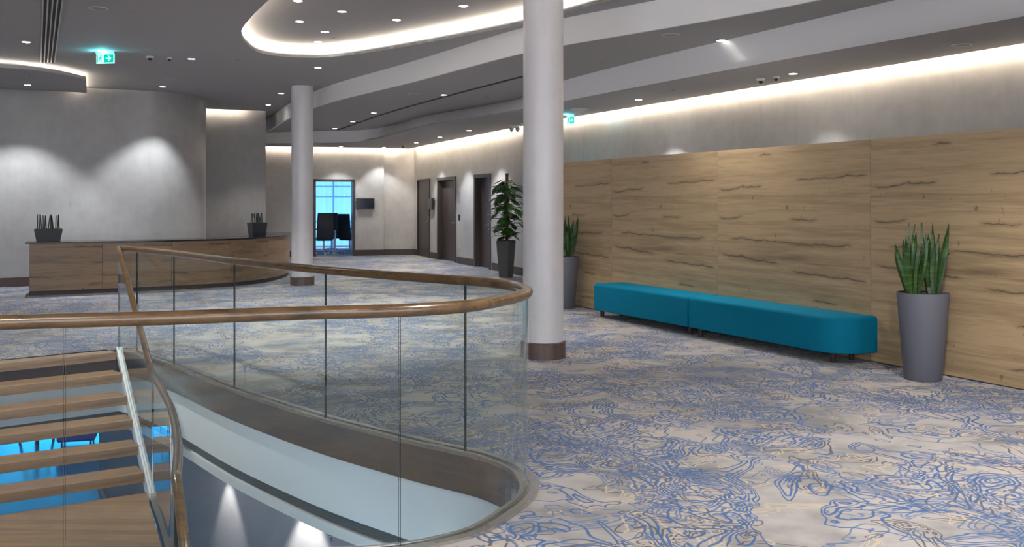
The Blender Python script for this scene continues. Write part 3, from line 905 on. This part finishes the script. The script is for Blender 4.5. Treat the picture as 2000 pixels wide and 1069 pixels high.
# ------------------------------------------------------------------ benches
def bench(u0, u1, label, round_end):
    t = thing('bench', label, 'bench', pl((u0+u1)/2, .02), ang_p, 'teal benches along the partition')
    L = u1-u0; dpt = .48; r = .30 if round_end else .05
    # footprint in (u, v) then converted to local
    fp = [(0,0),(L,0)]
    if round_end:
        for k in range(13):
            a = k/12*PI/2; fp.append((L-r+r*math.cos(a), dpt-r+r*math.sin(a)))
    else: fp += [(L,dpt)]
    if round_end: fp += [(0,dpt)]
    else:
        rr_ = .06
        for k in range(7):
            a = PI/2+k/6*PI/2; fp.append((rr_+rr_*math.cos(a), dpt-rr_+rr_*math.sin(a)))
    ysg = 1 if Vector((-pu.y, pu.x)).dot(pv) > 0 else -1
    # stacked outlines with softly rolled top and bottom edges
    bm = bmesh.new(); loop = [Vector((x-L/2, y*ysg)) for x, y in fp]
    nn_ = len(loop); sg = 1 if signed_area(loop) > 0 else -1
    def inset(dst):
        out = []
        for i_ in range(nn_):
            e0 = (loop[i_]-loop[i_-1]).normalized(); e1 = (loop[(i_+1) % nn_]-loop[i_]).normalized()
            n0_ = Vector((-e0.y, e0.x))*sg; n1_ = Vector((-e1.y, e1.x))*sg
            m_ = (n0_+n1_).normalized(); out.append(loop[i_]+m_*(dst/max(.4, m_.dot(n0_))))
        return out
    rb = .042; lay = []
    for k_ in range(6): a_k = PI/2*k_/5; lay.append((.012*(1-math.sin(a_k)), .10+.012*(1-math.cos(a_k))))
    for k_ in range(7): a_k = PI/2*k_/6; lay.append((rb*(1-math.cos(a_k)), .457-rb+rb*math.sin(a_k)))
    rings_ = [[bm.verts.new((v_.x, v_.y, z_)) for v_ in inset(d_)] for d_, z_ in lay]
    for r0_, r1_ in zip(rings_, rings_[1:]):
        for i_ in range(nn_): bm.faces.new([r0_[i_], r0_[(i_+1) % nn_], r1_[(i_+1) % nn_], r1_[i_]])
    bm.faces.new(rings_[0]); bm.faces.new(rings_[-1])
    finish(bm, 'upholstered_seat', M['teal'], t, smooth=True)
    for (x, y) in ((.11,.09),(.11,.39),(L-.13 if not round_end else L-.25,.09),(L-.10 if not round_end else L-.22,.36)):
        bm = bmesh.new(); add_lathe(bm, [(0,0),(.024,0),(.031,.105),(0,.105)], 16)
        finish(bm, 'leg', M['leg'], t, smooth=True, loc=(x-L/2, y*ysg, 0))
    return t
bench(1.307, 3.47, 'teal upholstered bench farther from the camera with squared left end', False)
bench(3.505, 5.90, 'teal upholstered bench nearer the camera with rounded right end', True)

# ------------------------------------------------------------------ plants
def add_blade(bm, base, top, w, bend, twist, n=10, tipk=.16):
    base = Vector(base); top = Vector(top); ax = top-base
    side = Vector((math.cos(twist), math.sin(twist), 0)); nrm = Vector((-side.y, side.x, 0))
    prev = None
    for i in range(n+1):
        t = i/n
        c = base+ax*t+nrm*bend*math.sin(t*PI)*ax.length
        ww = w*(.62+.38*math.sin(min(1, t*1.7)*PI/2)) * (1.0 if t < .55 else max(.02, 1-((t-.55)/.45)**1.8))
        ring = [bm.verts.new(c+side*ww/2*sx+nrm*(.010*abs(sx)+dy)) for sx, dy in ((-1,0),(0,-.003),(1,0),(0,.003))]
        if prev:
            for j in range(4): bm.faces.new([prev[j], prev[(j+1) % 4], ring[(j+1) % 4], ring[j]])
        prev = ring
def snake_planter(loc, label, clumps):
    t = thing('potted_snake_plant', label, 'plant', loc)
    lathe_obj('planter', [(0,0),(.152,0),(.157,.006),(.219,.752),(.219,.762),(.207,.762),(.200,.72),(0,.72)], M['pot'], t, 48)
    lathe_obj('soil', [(.203,.722),(.203,.748),(.15,.752),(0,.756)], M['soil'], t, 32)
    for (cx_, cy_, n, sp_, hs) in clumps:
        bm = bmesh.new()
        for k in range(n):
            u = -1+2*(k+.5)/n; u += random.uniform(-.12,.12)
            bx, by = cx_+u*.045, cy_+random.uniform(-.05,.05)
            hgt = hs[k % len(hs)]*random.uniform(.92,1.06)
            tx, ty = cx_+u*sp_+random.uniform(-.02,.02), by+random.uniform(-.09,.09)
            add_blade(bm, (bx,by,.745), (tx,ty,.75+hgt), random.uniform(.042,.064), random.uniform(-.05,.05), random.uniform(-.75,.75))
        finish(bm, 'leaf_clump', M['snake'], t, smooth=True)
    return t
snake_planter((3.605,8.76,0), 'snake plant in a tall grey round planter right of the benches',
    [(-.085,.0,20,.155,[.42,.47,.36,.52,.40,.60,.30,.46,.50]), (.095,-.01,19,.125,[.44,.60,.38,.48,.52,.34,.50,.42])])
snake_planter((.765,14.66,0), 'snake plant in a tall grey planter partly behind the near column',
    [(-.07,.0,13,.13,[.44,.50,.38,.55,.46]), (.075,.0,14,.14,[.42,.62,.40,.52,.56,.38])])

# monstera
t = thing('potted_monstera', 'leafy green monstera on a brown pole in a faceted charcoal planter', 'plant', (-.125,20.72,0))
bm = bmesh.new(); add_box(bm, (0,0,.38), (.30,.30,.76), math.radians(-31), .70)
finish(bm, 'planter', M['pot_dark'], t, bevel=.006)
bm = bmesh.new(); add_box(bm, (0,0,.765), (.27,.27,.012), math.radians(-31))
finish(bm, 'soil', M['soil'], t)
tube_obj('moss_pole', [(.02,0,.76),(.02,0,1.4),(.02,0,2.16)], .032, M['moss'], t, 12)
def add_monstera_leaf(bm, origin, yaw, pitch, L, W):
    # heart outline with deep side cuts
    half = []
    N_ = 6
    half.append((0,0))
    half.append((.30,-.10)); 
    for k in range(N_):
        a = k/(N_-1)
        wv = math.sin(PI*(.18+.80*a))**.8
        x = .50*wv; y = .02+.86*a
        half.append((x, y)); half.append((x*.93, y+.075))
        if k < N_-1: half.append((x*.42, y+.055))
    half.append((0,1.0))
    pts = half + [(-x, y) for x, y in reversed(half[1:-1])]
    Rm = Matrix.Rotation(yaw, 3, 'Z') @ Matrix.Rotation(pitch, 3, 'X')
    vs = []
    tri = tessellate_polygon([[Vector((x, y, 0)) for x, y in pts]])
    for x, y in pts:
        z = -.35*y*y*L - .25*abs(x)*W
        vs.append(bm.verts.new(Vector(origin)+Rm @ Vector((x*W, y*L, z))))
    for f in tri:
        try: bm.faces.new([vs[i] for i in f])
        except ValueError: pass
bm = bmesh.new(); bs = bmesh.new()
for k in range(125):
    f = ((k+.5)/125)**.9
    z = .84+1.14*f
    spread = .40*(1-.42*max(0, f-.35)) if f > .10 else .26
    yaw = k*2.399+random.uniform(-.4,.4)
    rad = spread*random.uniform(.25,.85)
    ox, oy = .02+rad*math.sin(-yaw), rad*math.cos(yaw)
    oz = z+random.uniform(-.02,.06)
    sc_ = random.uniform(.18,.26)
    add_monstera_leaf(bm, (ox, oy, oz), yaw, random.uniform(-.55,.35), sc_, sc_*random.uniform(.8,1.0))
    add_tube(bs, [(.02,0,z-.12),(ox*.5,oy*.5,oz+.0),(ox,oy,oz)], .005, 5)
finish(bm, 'foliage', M['monstera'], t, recalc=False)
finish(bs, 'leaf_stalks', M['monstera'], t)

# ------------------------------------------------------------------ reception counter
cpx = [(57,578),(130,575.5),(200,572.5),(300,568.5),(400,563.5),(450,560),(500,555),(530,550),(550,545),(561,541),(566,536)]
cp = [gp(x, y) for x, y in cpx]
front = cat2([(p.x, p.y) for p in cp]+[(-4.98,22.2)], .15)
# make the counter's own frame at its left front corner, x along its straight part
def counter_sweep(name, off0, off1, z0, z1, m, parent, ext=0.0, bev=0.0):
    f_ = list(front)
    d0 = Vector((f_[0][0]-f_[1][0], f_[0][1]-f_[1][1])).normalized()
    f_[0] = (f_[0][0]+d0.x*ext, f_[0][1]+d0.y*ext)
    o = sweep(name, [(x, y) for x, y in f_], [(off0,z0),(off1,z0),(off1,z1),(off0,z1)], m, parent, smooth=True)
    if bev:
        b = o.modifiers.new('bevel','BEVEL'); b.width = bev; b.limit_method = 'ANGLE'
    return o
ct = thing('reception_counter', 'long curved oak reception counter with thin black top', 'counter', (0,0,0))
counter_sweep('plinth', .03, .62, 0, .075, M['plinth'], ct)
# the oak front in panels, each with its own coordinates so that the grain runs along it
Lf = arc(front); seams = [0.0]
for px in (201, 334, 445, 526, 556):
    seams.append(min(((abs(p[0]/p[1]*F+CX-px), l_) for p, l_ in zip(front, Lf) if p[1] < 21.6))[1])
seams.append(Lf[-1])
for a_, b2 in zip(seams, seams[1:]):
    sub = cut(front, Lf, a_+.003, b2-.003)
    A_, B_ = Vector(sub[0]), Vector(sub[-1]); dd = (B_-A_).normalized(); an = math.atan2(dd.y, dd.x); mid = (A_+B_)/2
    loc2 = []
    for q in sub:
        v = Vector(q)-mid; loc2.append((v.x*dd.x+v.y*dd.y, -v.x*dd.y+v.y*dd.x))
    bm = bmesh.new(); add_profile(bm, loc2, [(0,.075),(.03,.075),(.03,.862),(0,.862)])
    finish(bm, 'oak_front', M['counter'], ct, smooth=True, loc=(mid.x, mid.y, 0), rz=an)
counter_sweep('carcass', .035, .60, .075, .858, M['plinth'], ct)
counter_sweep('countertop', -.04, .66, .862, .888, M['black_top'], ct, ext=.06, bev=.004)

def trough(loc, rz, w_, d_, h_, hs, label, n=13):
    t = thing('desk_planter', label, 'plant', loc, rz, 'slim planters on the counter')
    bm = bmesh.new(); add_box(bm, (0,0,h_/2), (w_,d_,h_), 0, .82)
    finish(bm, 'planter', M['pot_slate'], t, bevel=.004)
    bm = bmesh.new(); add_box(bm, (0,0,h_+.003), (w_*.93,d_*.9,.006)); finish(bm, 'soil', M['soil'], t)
    bm = bmesh.new()
    for k in range(n):
        x = (-.43+.86*(k+.5)/n)*w_*.92+random.uniform(-.01,.01); y = random.uniform(-.3,.3)*d_
        tx = x+random.uniform(-.028,.028)
        add_tube(bm, [(x,y,h_),((x+tx)/2+random.uniform(-.004,.004),y,h_+hs*.5),(tx,y,h_+hs*random.uniform(.9,1.03))], .0105, 7, .007)
    finish(bm, 'stalks', M['dark_leaf'], t, smooth=True)
trough((-7.93,17.08,.888), math.radians(24), .45, .18, .21, .25, 'slate trough of dark upright stalks on the left end of the counter')
trough((-4.99,19.55,.888), math.radians(45), .34, .20, .27, .19, 'slate planter of dark stalks on the right end of the counter', 12)

# ------------------------------------------------------------------ wall fittings
def wall_item(px, py, A, B, room_n, out):
    p = hit(px, A, B); z = H-(py-HY)*p.y/F
    return Vector((p.x+room_n.x*out, p.y+room_n.y*out, z))
bn_room = back_n if (back_n.y < 0) else -back_n
p = wall_item(713, 398, BA, BC, bn_room, .05)
t = thing('wall_display', 'wide black display on the back wall right of the open doorway', 'display', p, ang_b)
box_obj('housing', (0,0,0), (.53,.05,.31), M['black'], t, bevel=.004)
box_obj('screen', (0,-.027,.0), (.50,.006,.28), M['screen'], t)
wr = wn_room if wn_room.x < 0 else -wn_room
ang_w = math.atan2(wr.y, wr.x)+PI/2
p = wall_item(846, 398, WA, WB, wr, .06)
t = thing('wall_display', 'dark display mounted between the first two doors of the right wall', 'display', p, ang_w)
box_obj('housing', (0,.0,0), (.46,.07,.31), M['black'], t, bevel=.004)
box_obj('screen', (0,-.037,0), (.43,.006,.28), M['screen'], t)
p = wall_item(897, 385, WA, WB, wr, .01)
tag(box_obj('door_sign', p, (.12,.015,.30), M['grille'], rz=ang_w, bevel=.002), 'upright grey plate on the wall right of the middle door', 'sign')
p = wall_item(897.5, 425, WA, WB, wr, .012)
tag(box_obj('card_reader', p, (.07,.025,.15), M['black'], rz=ang_w, bevel=.004), 'small black card reader on the wall below the grey plate', 'reader')
p = wall_item(898, 491, WA, WB, wr, .008)
t = thing('wall_socket', 'white double socket low on the wall right of the middle door', 'socket', p, ang_w)
box_obj('cover_plate', (0,0,0), (.085,.014,.17), M['white_plastic'], t, bevel=.003)
bm = bmesh.new()
for zz in (-.04,.04): add_lathe(bm, [(0,0),(.022,0),(.022,.004),(0,.004)], 16, (0,0,0))
o = finish(bm, 'outlet', M['grille'], t); o.rotation_euler = (PI/2,0,0); o.location = (0,-.007,.04)

# ------------------------------------------------------------------ ceiling fittings
bm = bmesh.new(); add_lathe(bm, [(.050,.004),(.052,-.004),(.066,-.005),(.068,0.0),(.050,.004)], 28)
ring_o = finish(bm, 'trim_ring', M['white_plastic'], smooth=True); ring_me = ring_o.data; bpy.data.objects.remove(ring_o)
bm = bmesh.new(); add_lathe(bm, [(0,-.0025),(.050,-.0025),(.050,.001),(0,.001)], 28)
lens_o = finish(bm, 'lens', M['lens']); lens_me = lens_o.data; bpy.data.objects.remove(lens_o)
spots = {}
def spot_data(key, energy, size, col, blend=.42):
    if key not in spots:
        l = bpy.data.lights.new('lamp', 'SPOT'); l.energy = energy; l.spot_size = math.radians(size); l.spot_blend = blend if size != 126 else 1.0
        l.color = col; l.shadow_soft_size = .035; spots[key] = l
    return spots[key]
COOL = (.90,.95,1.0); NEUT = (1.0,.95,.90)
def downlight(px, py, z, label, group, energy=110, size=92, col=NEUT, key=None):
    p = gp(px, py, z)
    t = thing('downlight', label, 'ceiling light', p, 0, group)
    new_obj('trim_ring', ring_me, t); new_obj('lens', lens_me, t)
    sd = spot_data((energy, size, col), energy, size, col)
    so = new_obj('lamp', sd, t); so.location = (0,0,-.02)
    return t
g1 = 'downlights in the oval recess'
for (x, y, lb) in [(668,22.5,'round downlight in the oval recess, second from its top left'),(774.6,38.7,'round downlight in the oval recess, midway along its right half'),
                   (582,1.5,'round downlight at the top edge inside the oval recess'),(585,42,'round downlight nearest the left rim of the oval recess'),
                   (635,62.4,'round downlight of the oval recess just left of the small sprinkler'),(621,81.6,'round downlight nearest the front rim of the oval recess'),(905,11.7,'round downlight in the oval recess nearest the tall column')]:
    downlight(x, y, ZU, lb, g1, E_OVAL if 'E_OVAL' in globals() else 95)
g2 = 'downlights in the main ceiling'
for (x, y, lb, e) in [(621,132,'round downlight just outside the front rim of the oval recess',110),(549,182.5,'round downlight left of the far column top',90),(524,205,'round downlight above the warm cove of the recessed wall',70),
                   (51,82,'round downlight left of the slotted air diffuser',110),(374,115,'round downlight right of the green exit sign',110)]:
    downlight(x, y, Z1, lb, g2, e)
downlight(318, 169.5, Z1, 'round downlight over the plaster wall behind the counter', g2, 190, 92, COOL)
downlight(54, 166, 3.63, 'round downlight in the floating lit ceiling island', None, 190, 92, COOL)
g3 = 'downlights in the middle ceiling'
for (x, y, lb) in [(867,185.6,'round downlight in the middle ceiling beside the long dark slot'),(730,220.5,'second nearest round downlight left of the long dark slot'),(689,237.5,'round downlight beside the small black ceiling camera'),
                   (654,251,'farthest round downlight at the end of the long dark slot'),(1409,79,'large bright downlight right of the near column in the stepped ceiling')]:
    downlight(x, y, Z2, lb, g3, 120 if x < 1300 else 165, 92 if x < 1300 else 126)
g4 = 'downlights in the low ceiling along the walls'
for (x, y, lb, e) in [(916,255,'round low downlight nearest the twin camera',85),(859,268,'middle low downlight of the three over the right wall doors',85),(813,279,'low downlight over the farthest door of the right wall',85),
                   (666,286,'round low downlight above the open doorway',50),(750,288,'round low downlight at the projecting corner of the back wall',50),(1247,195,'round low downlight right of the small exit sign',110),(1549,144,'round low downlight beside the small dome camera',22)]:
    downlight(x, y, Z3, lb, g4, e, 90, COOL)

# unseen downlights added over the near hall to brighten the foreground
for (x, y, z) in [(3.0,6.6,Z2),(4.6,4.4,Z2),(6.1,2.0,Z2),(1.2,4.0,Z1),(2.6,1.8,Z1),(3.6,-.8,Z1),(.2,.8,Z1),(-2.2,1.6,Z1),(-1.4,-1.6,Z1),(-5.0,1.5,Z1),(-8.0,6.0,Z1),(-9.5,10.5,Z1),(-4.6,9.0,Z1),(1.3,-2.2,Z1)]:
    t = thing('downlight', 'added unseen fill light in downlight form, over the near part of the hall', 'ceiling light', (x,y,z), 0, 'added fill lights over the near hall')
    new_obj('trim_ring', ring_me, t); new_obj('lens', lens_me, t)
    so = new_obj('lamp', spot_data(('near',), 170, 120, NEUT, .8), t); so.location = (0,0,-.02)

def round_plate(name, px, py, z, r, label, cat, m='grille', th=.006, group=None):
    p = gp(px, py, z)
    t = thing(name, label, cat, p, 0, group)
    lathe_obj('rim', [(r*.86,0),(r*.88,-th),(r,-th*.8),(r*1.03,0),(r*.86,0)], M['white_plastic'], t, 32)
    lathe_obj('face', [(0,-th*.6),(r*.87,-th*.6),(r*.87,0),(0,0)], M[m], t, 32)
    return t
gs = 'round ceiling speakers'
round_plate('ceiling_speaker', 192, 16, Z1, .10, 'round flush speaker between the slotted diffuser and oval recess', 'speaker', group=gs)
round_plate('ceiling_speaker', 1311, 68, Z2, .10, 'round flush speaker left of the large bright downlight', 'speaker', group=gs)
round_plate('ceiling_speaker', 808, 184, Z2, .10, 'round flush speaker left of the downlight by the dark slot', 'speaker', group=gs)
round_plate('ceiling_speaker', 1878, 88, Z3, .10, 'white ringed speaker at the far right of the low ceiling', 'speaker', group=gs)
round_plate('ceiling_speaker', 332, 155, Z1, .10, 'round flush speaker above the wall behind the counter', 'speaker', group=gs)
gk = 'small flush sprinkler covers'
for x, y, z, lb in [(257,22,Z1,'tiny flush cover right of the round speaker at upper left'),(62,88,Z1,'tiny flush cover beside the downlight left of the diffuser'),(55,150,3.6,'tiny flush cover on the floating ceiling island'),
    (652,74,ZU,'tiny sprinkler inside the oval recess by its front rim'),(463,117,Z1,'tiny flush cover left of the oval recess rim'),(713,137,Z1,'tiny flush cover between oval recess and stepped beam'),
    (1565,46,Z2,'tiny flush cover right of the large bright downlight'),(1174,123,Z2,'tiny flush cover in the middle ceiling right of the near column'),(1314,176,Z3,'tiny flush cover in the low ceiling above the partition'),
    (952,190,Z2,'tiny flush cover between dark slot and near column'),(941,256,Z3,'tiny flush cover left of the twin camera'),(1852,85,Z3,'tiny flush cover touching the white ringed speaker')]:
    p = gp(x, y, z); bm = bmesh.new(); add_lathe(bm, [(0,-.012),(.032,-.010),(.034,0),(0,0)], 20)
    tag(finish(bm, 'sprinkler_cover', M['grille'], loc=p, smooth=True), lb, 'sprinkler', gk)
def dome_cam(px, py, z, label, r=.055, twin=False):
    p = gp(px, py, z); t = thing('ceiling_camera', label, 'camera', p, 0)
    if twin:
        bm = bmesh.new(); add_lathe(bm, [(0,0),(.11,0),(.11,-.02),(.085,-.055),(0,-.06)], 32)
        finish(bm, 'housing', M['white_plastic'], t, smooth=True)
        for s in (-1, 1):
            bm = bmesh.new(); add_lathe(bm, [(0,.03),(.045,.02),(.05,-.02),(.036,-.05),(0,-.062)], 20)
            h_ = finish(bm, 'camera_head', M['grille'], t, smooth=True, loc=(s*.062,-.02,-.06))
            bm = bmesh.new(); add_lathe(bm, [(0,-.05),(.030,-.052),(.02,-.072),(0,-.078)], 16)
            finish(bm, 'camera_lens', M['black'], h_, smooth=True)
    else:
        bm = bmesh.new(); add_lathe(bm, [(0,0),(r,0),(r,-.015),(r*.8,-.03),(0,-.03)], 28)
        finish(bm, 'housing', M['white_plastic'], t, smooth=True)
        bm = bmesh.new(); add_lathe(bm, [(r*.62,-.028),(r*.5,-.05),(r*.25,-.062),(0,-.065)], 20)
        finish(bm, 'dome', M['black'], t, smooth=True)
    return t
dome_cam(1005, 245, Z3, 'twin-headed security camera hanging left of the near column', twin=True)
dome_cam(293, 110, Z1, 'detector with black dome right of the green exit sign', .06)
dome_cam(331, 112, Z1, 'tiny black ceiling dome left of the main ceiling downlight', .035)
dome_cam(1486, 154, Z3, 'detector with black lenses left of the tiny dome camera', .055)
dome_cam(1516, 149, Z3, 'tiny white dome camera left of the low right downlight', .045)
dome_cam(787, 284, Z3, 'dark dome camera in the far corner of the low ceiling', .06)
dome_cam(698, 235, Z2, 'tiny black camera beside the dark ceiling slot', .045)
p = gp(1131, 213, Z3); bm = bmesh.new(); add_lathe(bm, [(0,0),(.15,0),(.145,-.012),(.075,-.045),(.05,-.085),(0,-.09)], 36)
tag(finish(bm, 'access_point', M['white_plastic'], loc=p, smooth=True), 'white bell-shaped unit on the ceiling by the small exit sign', 'access point')

# linear diffuser
a_ = gp(104, -14, Z1); b2 = gp(93, 122, Z1); dd = (b2-a_); Ld = dd.length; an = math.atan2(dd.y, dd.x); mid = (a_+b2)/2
t = thing('slot_diffuser', 'long four-slot metal air diffuser in the ceiling at upper left', 'air vent', mid, an)
for k in range(5): box_obj('frame_bar', (0,(-.5+k/4)*.19,-.006), (Ld,.016,.014), M['diffuser'], t)
for k in range(4): box_obj('slot', (0,(-.5+(k+.5)/4)*.19,.0), (Ld-.01,.030,.004), M['slot'], t)
box_obj('end_cap', (Ld/2,0,-.008), (.02,.21,.018), M['diffuser'], t)
# long slot in the middle ceiling
sl_pts = [gp(x, y, Z2) for x, y in ((660,253.8),(760,219.5),(861,191),(1020,149.5),(1062,139))]
sl2 = cat2([(p.x, p.y) for p in sl_pts], .3)
tag(sweep('ceiling_slot', sl2, [(-.04,Z2-.003),(.04,Z2-.003),(.04,Z2+.004),(-.04,Z2+.004)], M['slot']), 'long thin dark slot running along the middle stepped ceiling', 'air vent')

# exit signs
def exit_sign(p, rz, label, w_=.28, h_=.145, glow=2.0):
    t = thing('exit_sign', label, 'exit sign', p, rz)
    box_obj('mounting_bar', (0,0,-.012), (w_*1.05,.035,.022), M['grille'], t)
    body = box_obj('sign_body', (0,0,-.024-h_/2), (w_,.016,h_), M['sign_white'], t)
    zc = -.024-h_/2
    bm = bmesh.new()
    y = -.0095
    add_box(bm, (w_*.2,y,zc), (w_*.52,.003,h_*.80))
    add_box(bm, (-w_*.43,y,zc), (w_*.035,.003,h_*.78))                                   # door jamb
    # running figure
    def limb(x0,z0,x1,z1,r=.0050): add_tube(bm, [(x0*w_/.28,y,zc+z0),(x1*w_/.28,y,zc+z1)], r, 6)
    add_lathe(bm, [(0,-.010),(.009,-.006),(.010,0),(.009,.006),(0,.010)], 10, (-.066*w_/.28,y,zc+.038))
    limb(-.070,.024,-.080,-.006,.008); limb(-.080,-.006,-.060,-.018); limb(-.060,-.018,-.066,-.044)
    limb(-.080,-.006,-.092,-.026); limb(-.092,-.026,-.106,-.028); limb(-.070,.022,-.050,.008); limb(-.072,.022,-.094,.014); limb(-.094,.014,-.098,-.002)
    finish(bm, 'green_pictogram', M['sign_green'], t)
    bm = bmesh.new(); y2 = -.0125; ax = w_*.2
    add_box(bm, (ax-.018,y2,zc), (.055,.002,.020))
    v = [bm.verts.new(q) for q in ((ax+.044,y2,zc),(ax+.002,y2,zc+.040),(ax-.014,y2,zc+.040),(ax+.020,y2,zc),(ax-.014,y2,zc-.040),(ax+.002,y2,zc-.040))]
    bm.faces.new([v[0],v[1],v[2],v[3]]); bm.faces.new([v[0],v[3],v[4],v[5]])
    finish(bm, 'white_arrow', M['sign_white'], t, recalc=False)
    l = bpy.data.lights.new('sign_glow', 'POINT'); l.energy = glow*2.0; l.color = (.15,.85,1.0); l.shadow_soft_size = .05
    lo = new_obj('sign_glow', l, t); lo.location = (0,-.09,-.06)
    return t
exit_sign(gp(206,101.5,Z1), math.radians(-9), 'illuminated green exit sign with arrow hanging at upper left')
exit_sign(gp(1115,224.5,Z3), math.radians(-62), 'small glowing exit sign seen side-on right of the near column', .26, .15, 1.5)

# ------------------------------------------------------------------ things on the lower storey
def low_pt(px, py, z=LOW): return gp(px, py, z)
p = low_pt(72, 862)
t = thing('lobby_stool', 'dark legged stool in the blue lit hall below, seen between treads', 'stool', p)
for k in range(4):
    a = k*PI/2+.5
    tube_obj('leg', [(.35*math.cos(a),.35*math.sin(a),0),(.2*math.cos(a),.2*math.sin(a),.72)], .03, M['black'], t, 8)
lathe_obj('seat', [(0,.70),(.30,.70),(.31,.76),(.27,.78),(0,.78)], M['black'], t, 24)
p = low_pt(152, 866)
t = thing('lobby_armchair', 'blue armchair in the hall below beside a plant', 'armchair', p, .3)
box_obj('seat', (0,0,.28), (.8,.75,.34), M['bluechair'], t, bevel=.05)
box_obj('backrest', (0,.33,.62), (.8,.16,.55), M['bluechair'], t, bevel=.05)
for s in (-1, 1): box_obj('armrest', (s*.36,0,.42), (.12,.7,.45), M['bluechair'], t, bevel=.04)
for s in (-1, 1):
    for s2_ in (-1, 1): tube_obj('leg', [(s*.3,s2_*.28,0),(s*.3,s2_*.28,.12)], .02, M['black'], t, 8)
def low_plant(p, label, h_=1.3, n=46, sp_=.45):
    t = thing('lobby_plant', label, 'plant', p)
    lathe_obj('planter', [(0,0),(.17,0),(.22,.5),(.20,.5),(.2,.46),(0,.46)], M['pot_dark'], t, 24)
    bm = bmesh.new()
    for k in range(n):
        yaw = k*2.399; r_ = sp_*random.uniform(.2,1); zz = .55+(h_-.55)*random.random()
        add_monstera_leaf(bm, (r_*math.cos(yaw)*.6, r_*math.sin(yaw)*.6, zz), yaw-PI/2, random.uniform(-.3,.6), .28, .2)
    tube = bmesh.new(); add_tube(tube, [(0,0,.45),(0,0,h_-.1)], .02, 8)
    finish(bm, 'foliage', M['dark_leaf'], t, recalc=False); finish(tube, 'stem', M['moss'], t)
low_plant(low_pt(210, 862), 'dark leafy plant right of the blue armchair below')
low_plant(Vector((-6.35,11.9,LOW)), 'leafy plant below the stairs at the left picture edge', 1.5, 60, .55)
# lower wall spots and fitting
for (px, e) in ((448, 30), (605, 70)):
    q = None
    for a_, b2 in zip(lw, lw[1:]):
        A_, B_ = Vector(a_), Vector(b2)
        pa, pb = A_.x/A_.y*F+CX, B_.x/B_.y*F+CX
        if (pa-px)*(pb-px) <= 0 and A_.y < 18: q = hit(px, A_, B_); dd = (B_-A_).normalized(); break
    nn = Vector((dd.y, -dd.x))
    if nn.y > 0: nn = -nn
    pos = Vector((q.x+nn.x*.17, q.y+nn.y*.17, -.80))
    t = thing('downlight', 'downlight under the floor slab washing the lower wall, ' + ('left' if px < 500 else 'right') + ' light cone', 'ceiling light', pos, 0, 'downlights washing the lower wall')
    new_obj('trim_ring', ring_me, t); new_obj('lens', lens_me, t)
    l = bpy.data.lights.new('lamp', 'SPOT'); l.energy = e; l.spot_size = math.radians(62); l.spot_blend = .5; l.color = (1,.96,.86); l.shadow_soft_size = .02
    so = new_obj('lamp', l, t); so.location = (0,0,-.02)
G_i = s_of(G, LG, 645)
gq = cut(G, LG, G_i, G_i+.02)[0]
t = thing('hanging_sprinkler', 'tiny metal sprinkler hanging from the white slab edge', 'sprinkler', (gq[0]+.03, gq[1]+.04, -.80))
tube_obj('pipe', [(0,0,0),(0,0,-.045)], .008, M['metal'], t, 10)
bm = bmesh.new(); add_lathe(bm, [(0,-.045),(.016,-.047),(.016,-.052),(0,-.054)], 16); add_tube(bm, [(-.028,0,-.03),(.006,0,-.022)], .006, 8); add_tube(bm, [(0,0,-.054),(.004,0,-.095)], .006, 8)
finish(bm, 'deflector', M['metal'], t, smooth=True)

# ------------------------------------------------------------------ daylight, world, camera
w = bpy.data.worlds.new('world'); bpy.context.scene.world = w; w.use_nodes = True
bg = w.node_tree.nodes['Background']; bg.inputs[0].default_value = (.90,.92,1.0,1); bg.inputs[1].default_value = 1.9

cam = bpy.data.cameras.new('camera'); co_ = bpy.data.objects.new('camera', cam); C.objects.link(co_)
co_.location = (0,0,H); co_.rotation_euler = (PI/2,0,0)
cam.sensor_fit = 'HORIZONTAL'; cam.sensor_width = 36.0; cam.lens = 36.0*F/2000
cam.shift_x = 0.0; cam.shift_y = -(534.5-HY)/2000.0
cam.clip_end = 200; cam.clip_start = .05
sc = bpy.context.scene
sc.camera = co_
sc.view_settings.view_transform = 'Standard'; sc.view_settings.look = 'None'
sc.view_settings.gamma = 1.0; sc.view_settings.use_curve_mapping = False
sc.view_settings.exposure = 1.12
sc.cycles.transparent_max_bounces = 24
sc.cycles.max_bounces = 8; sc.cycles.diffuse_bounces = 4; sc.cycles.glossy_bounces = 4
sc.cycles.use_denoising = True
sc.cycles.sample_clamp_indirect = 6.0
sc.cycles.caustics_reflective = False; sc.cycles.caustics_refractive = False
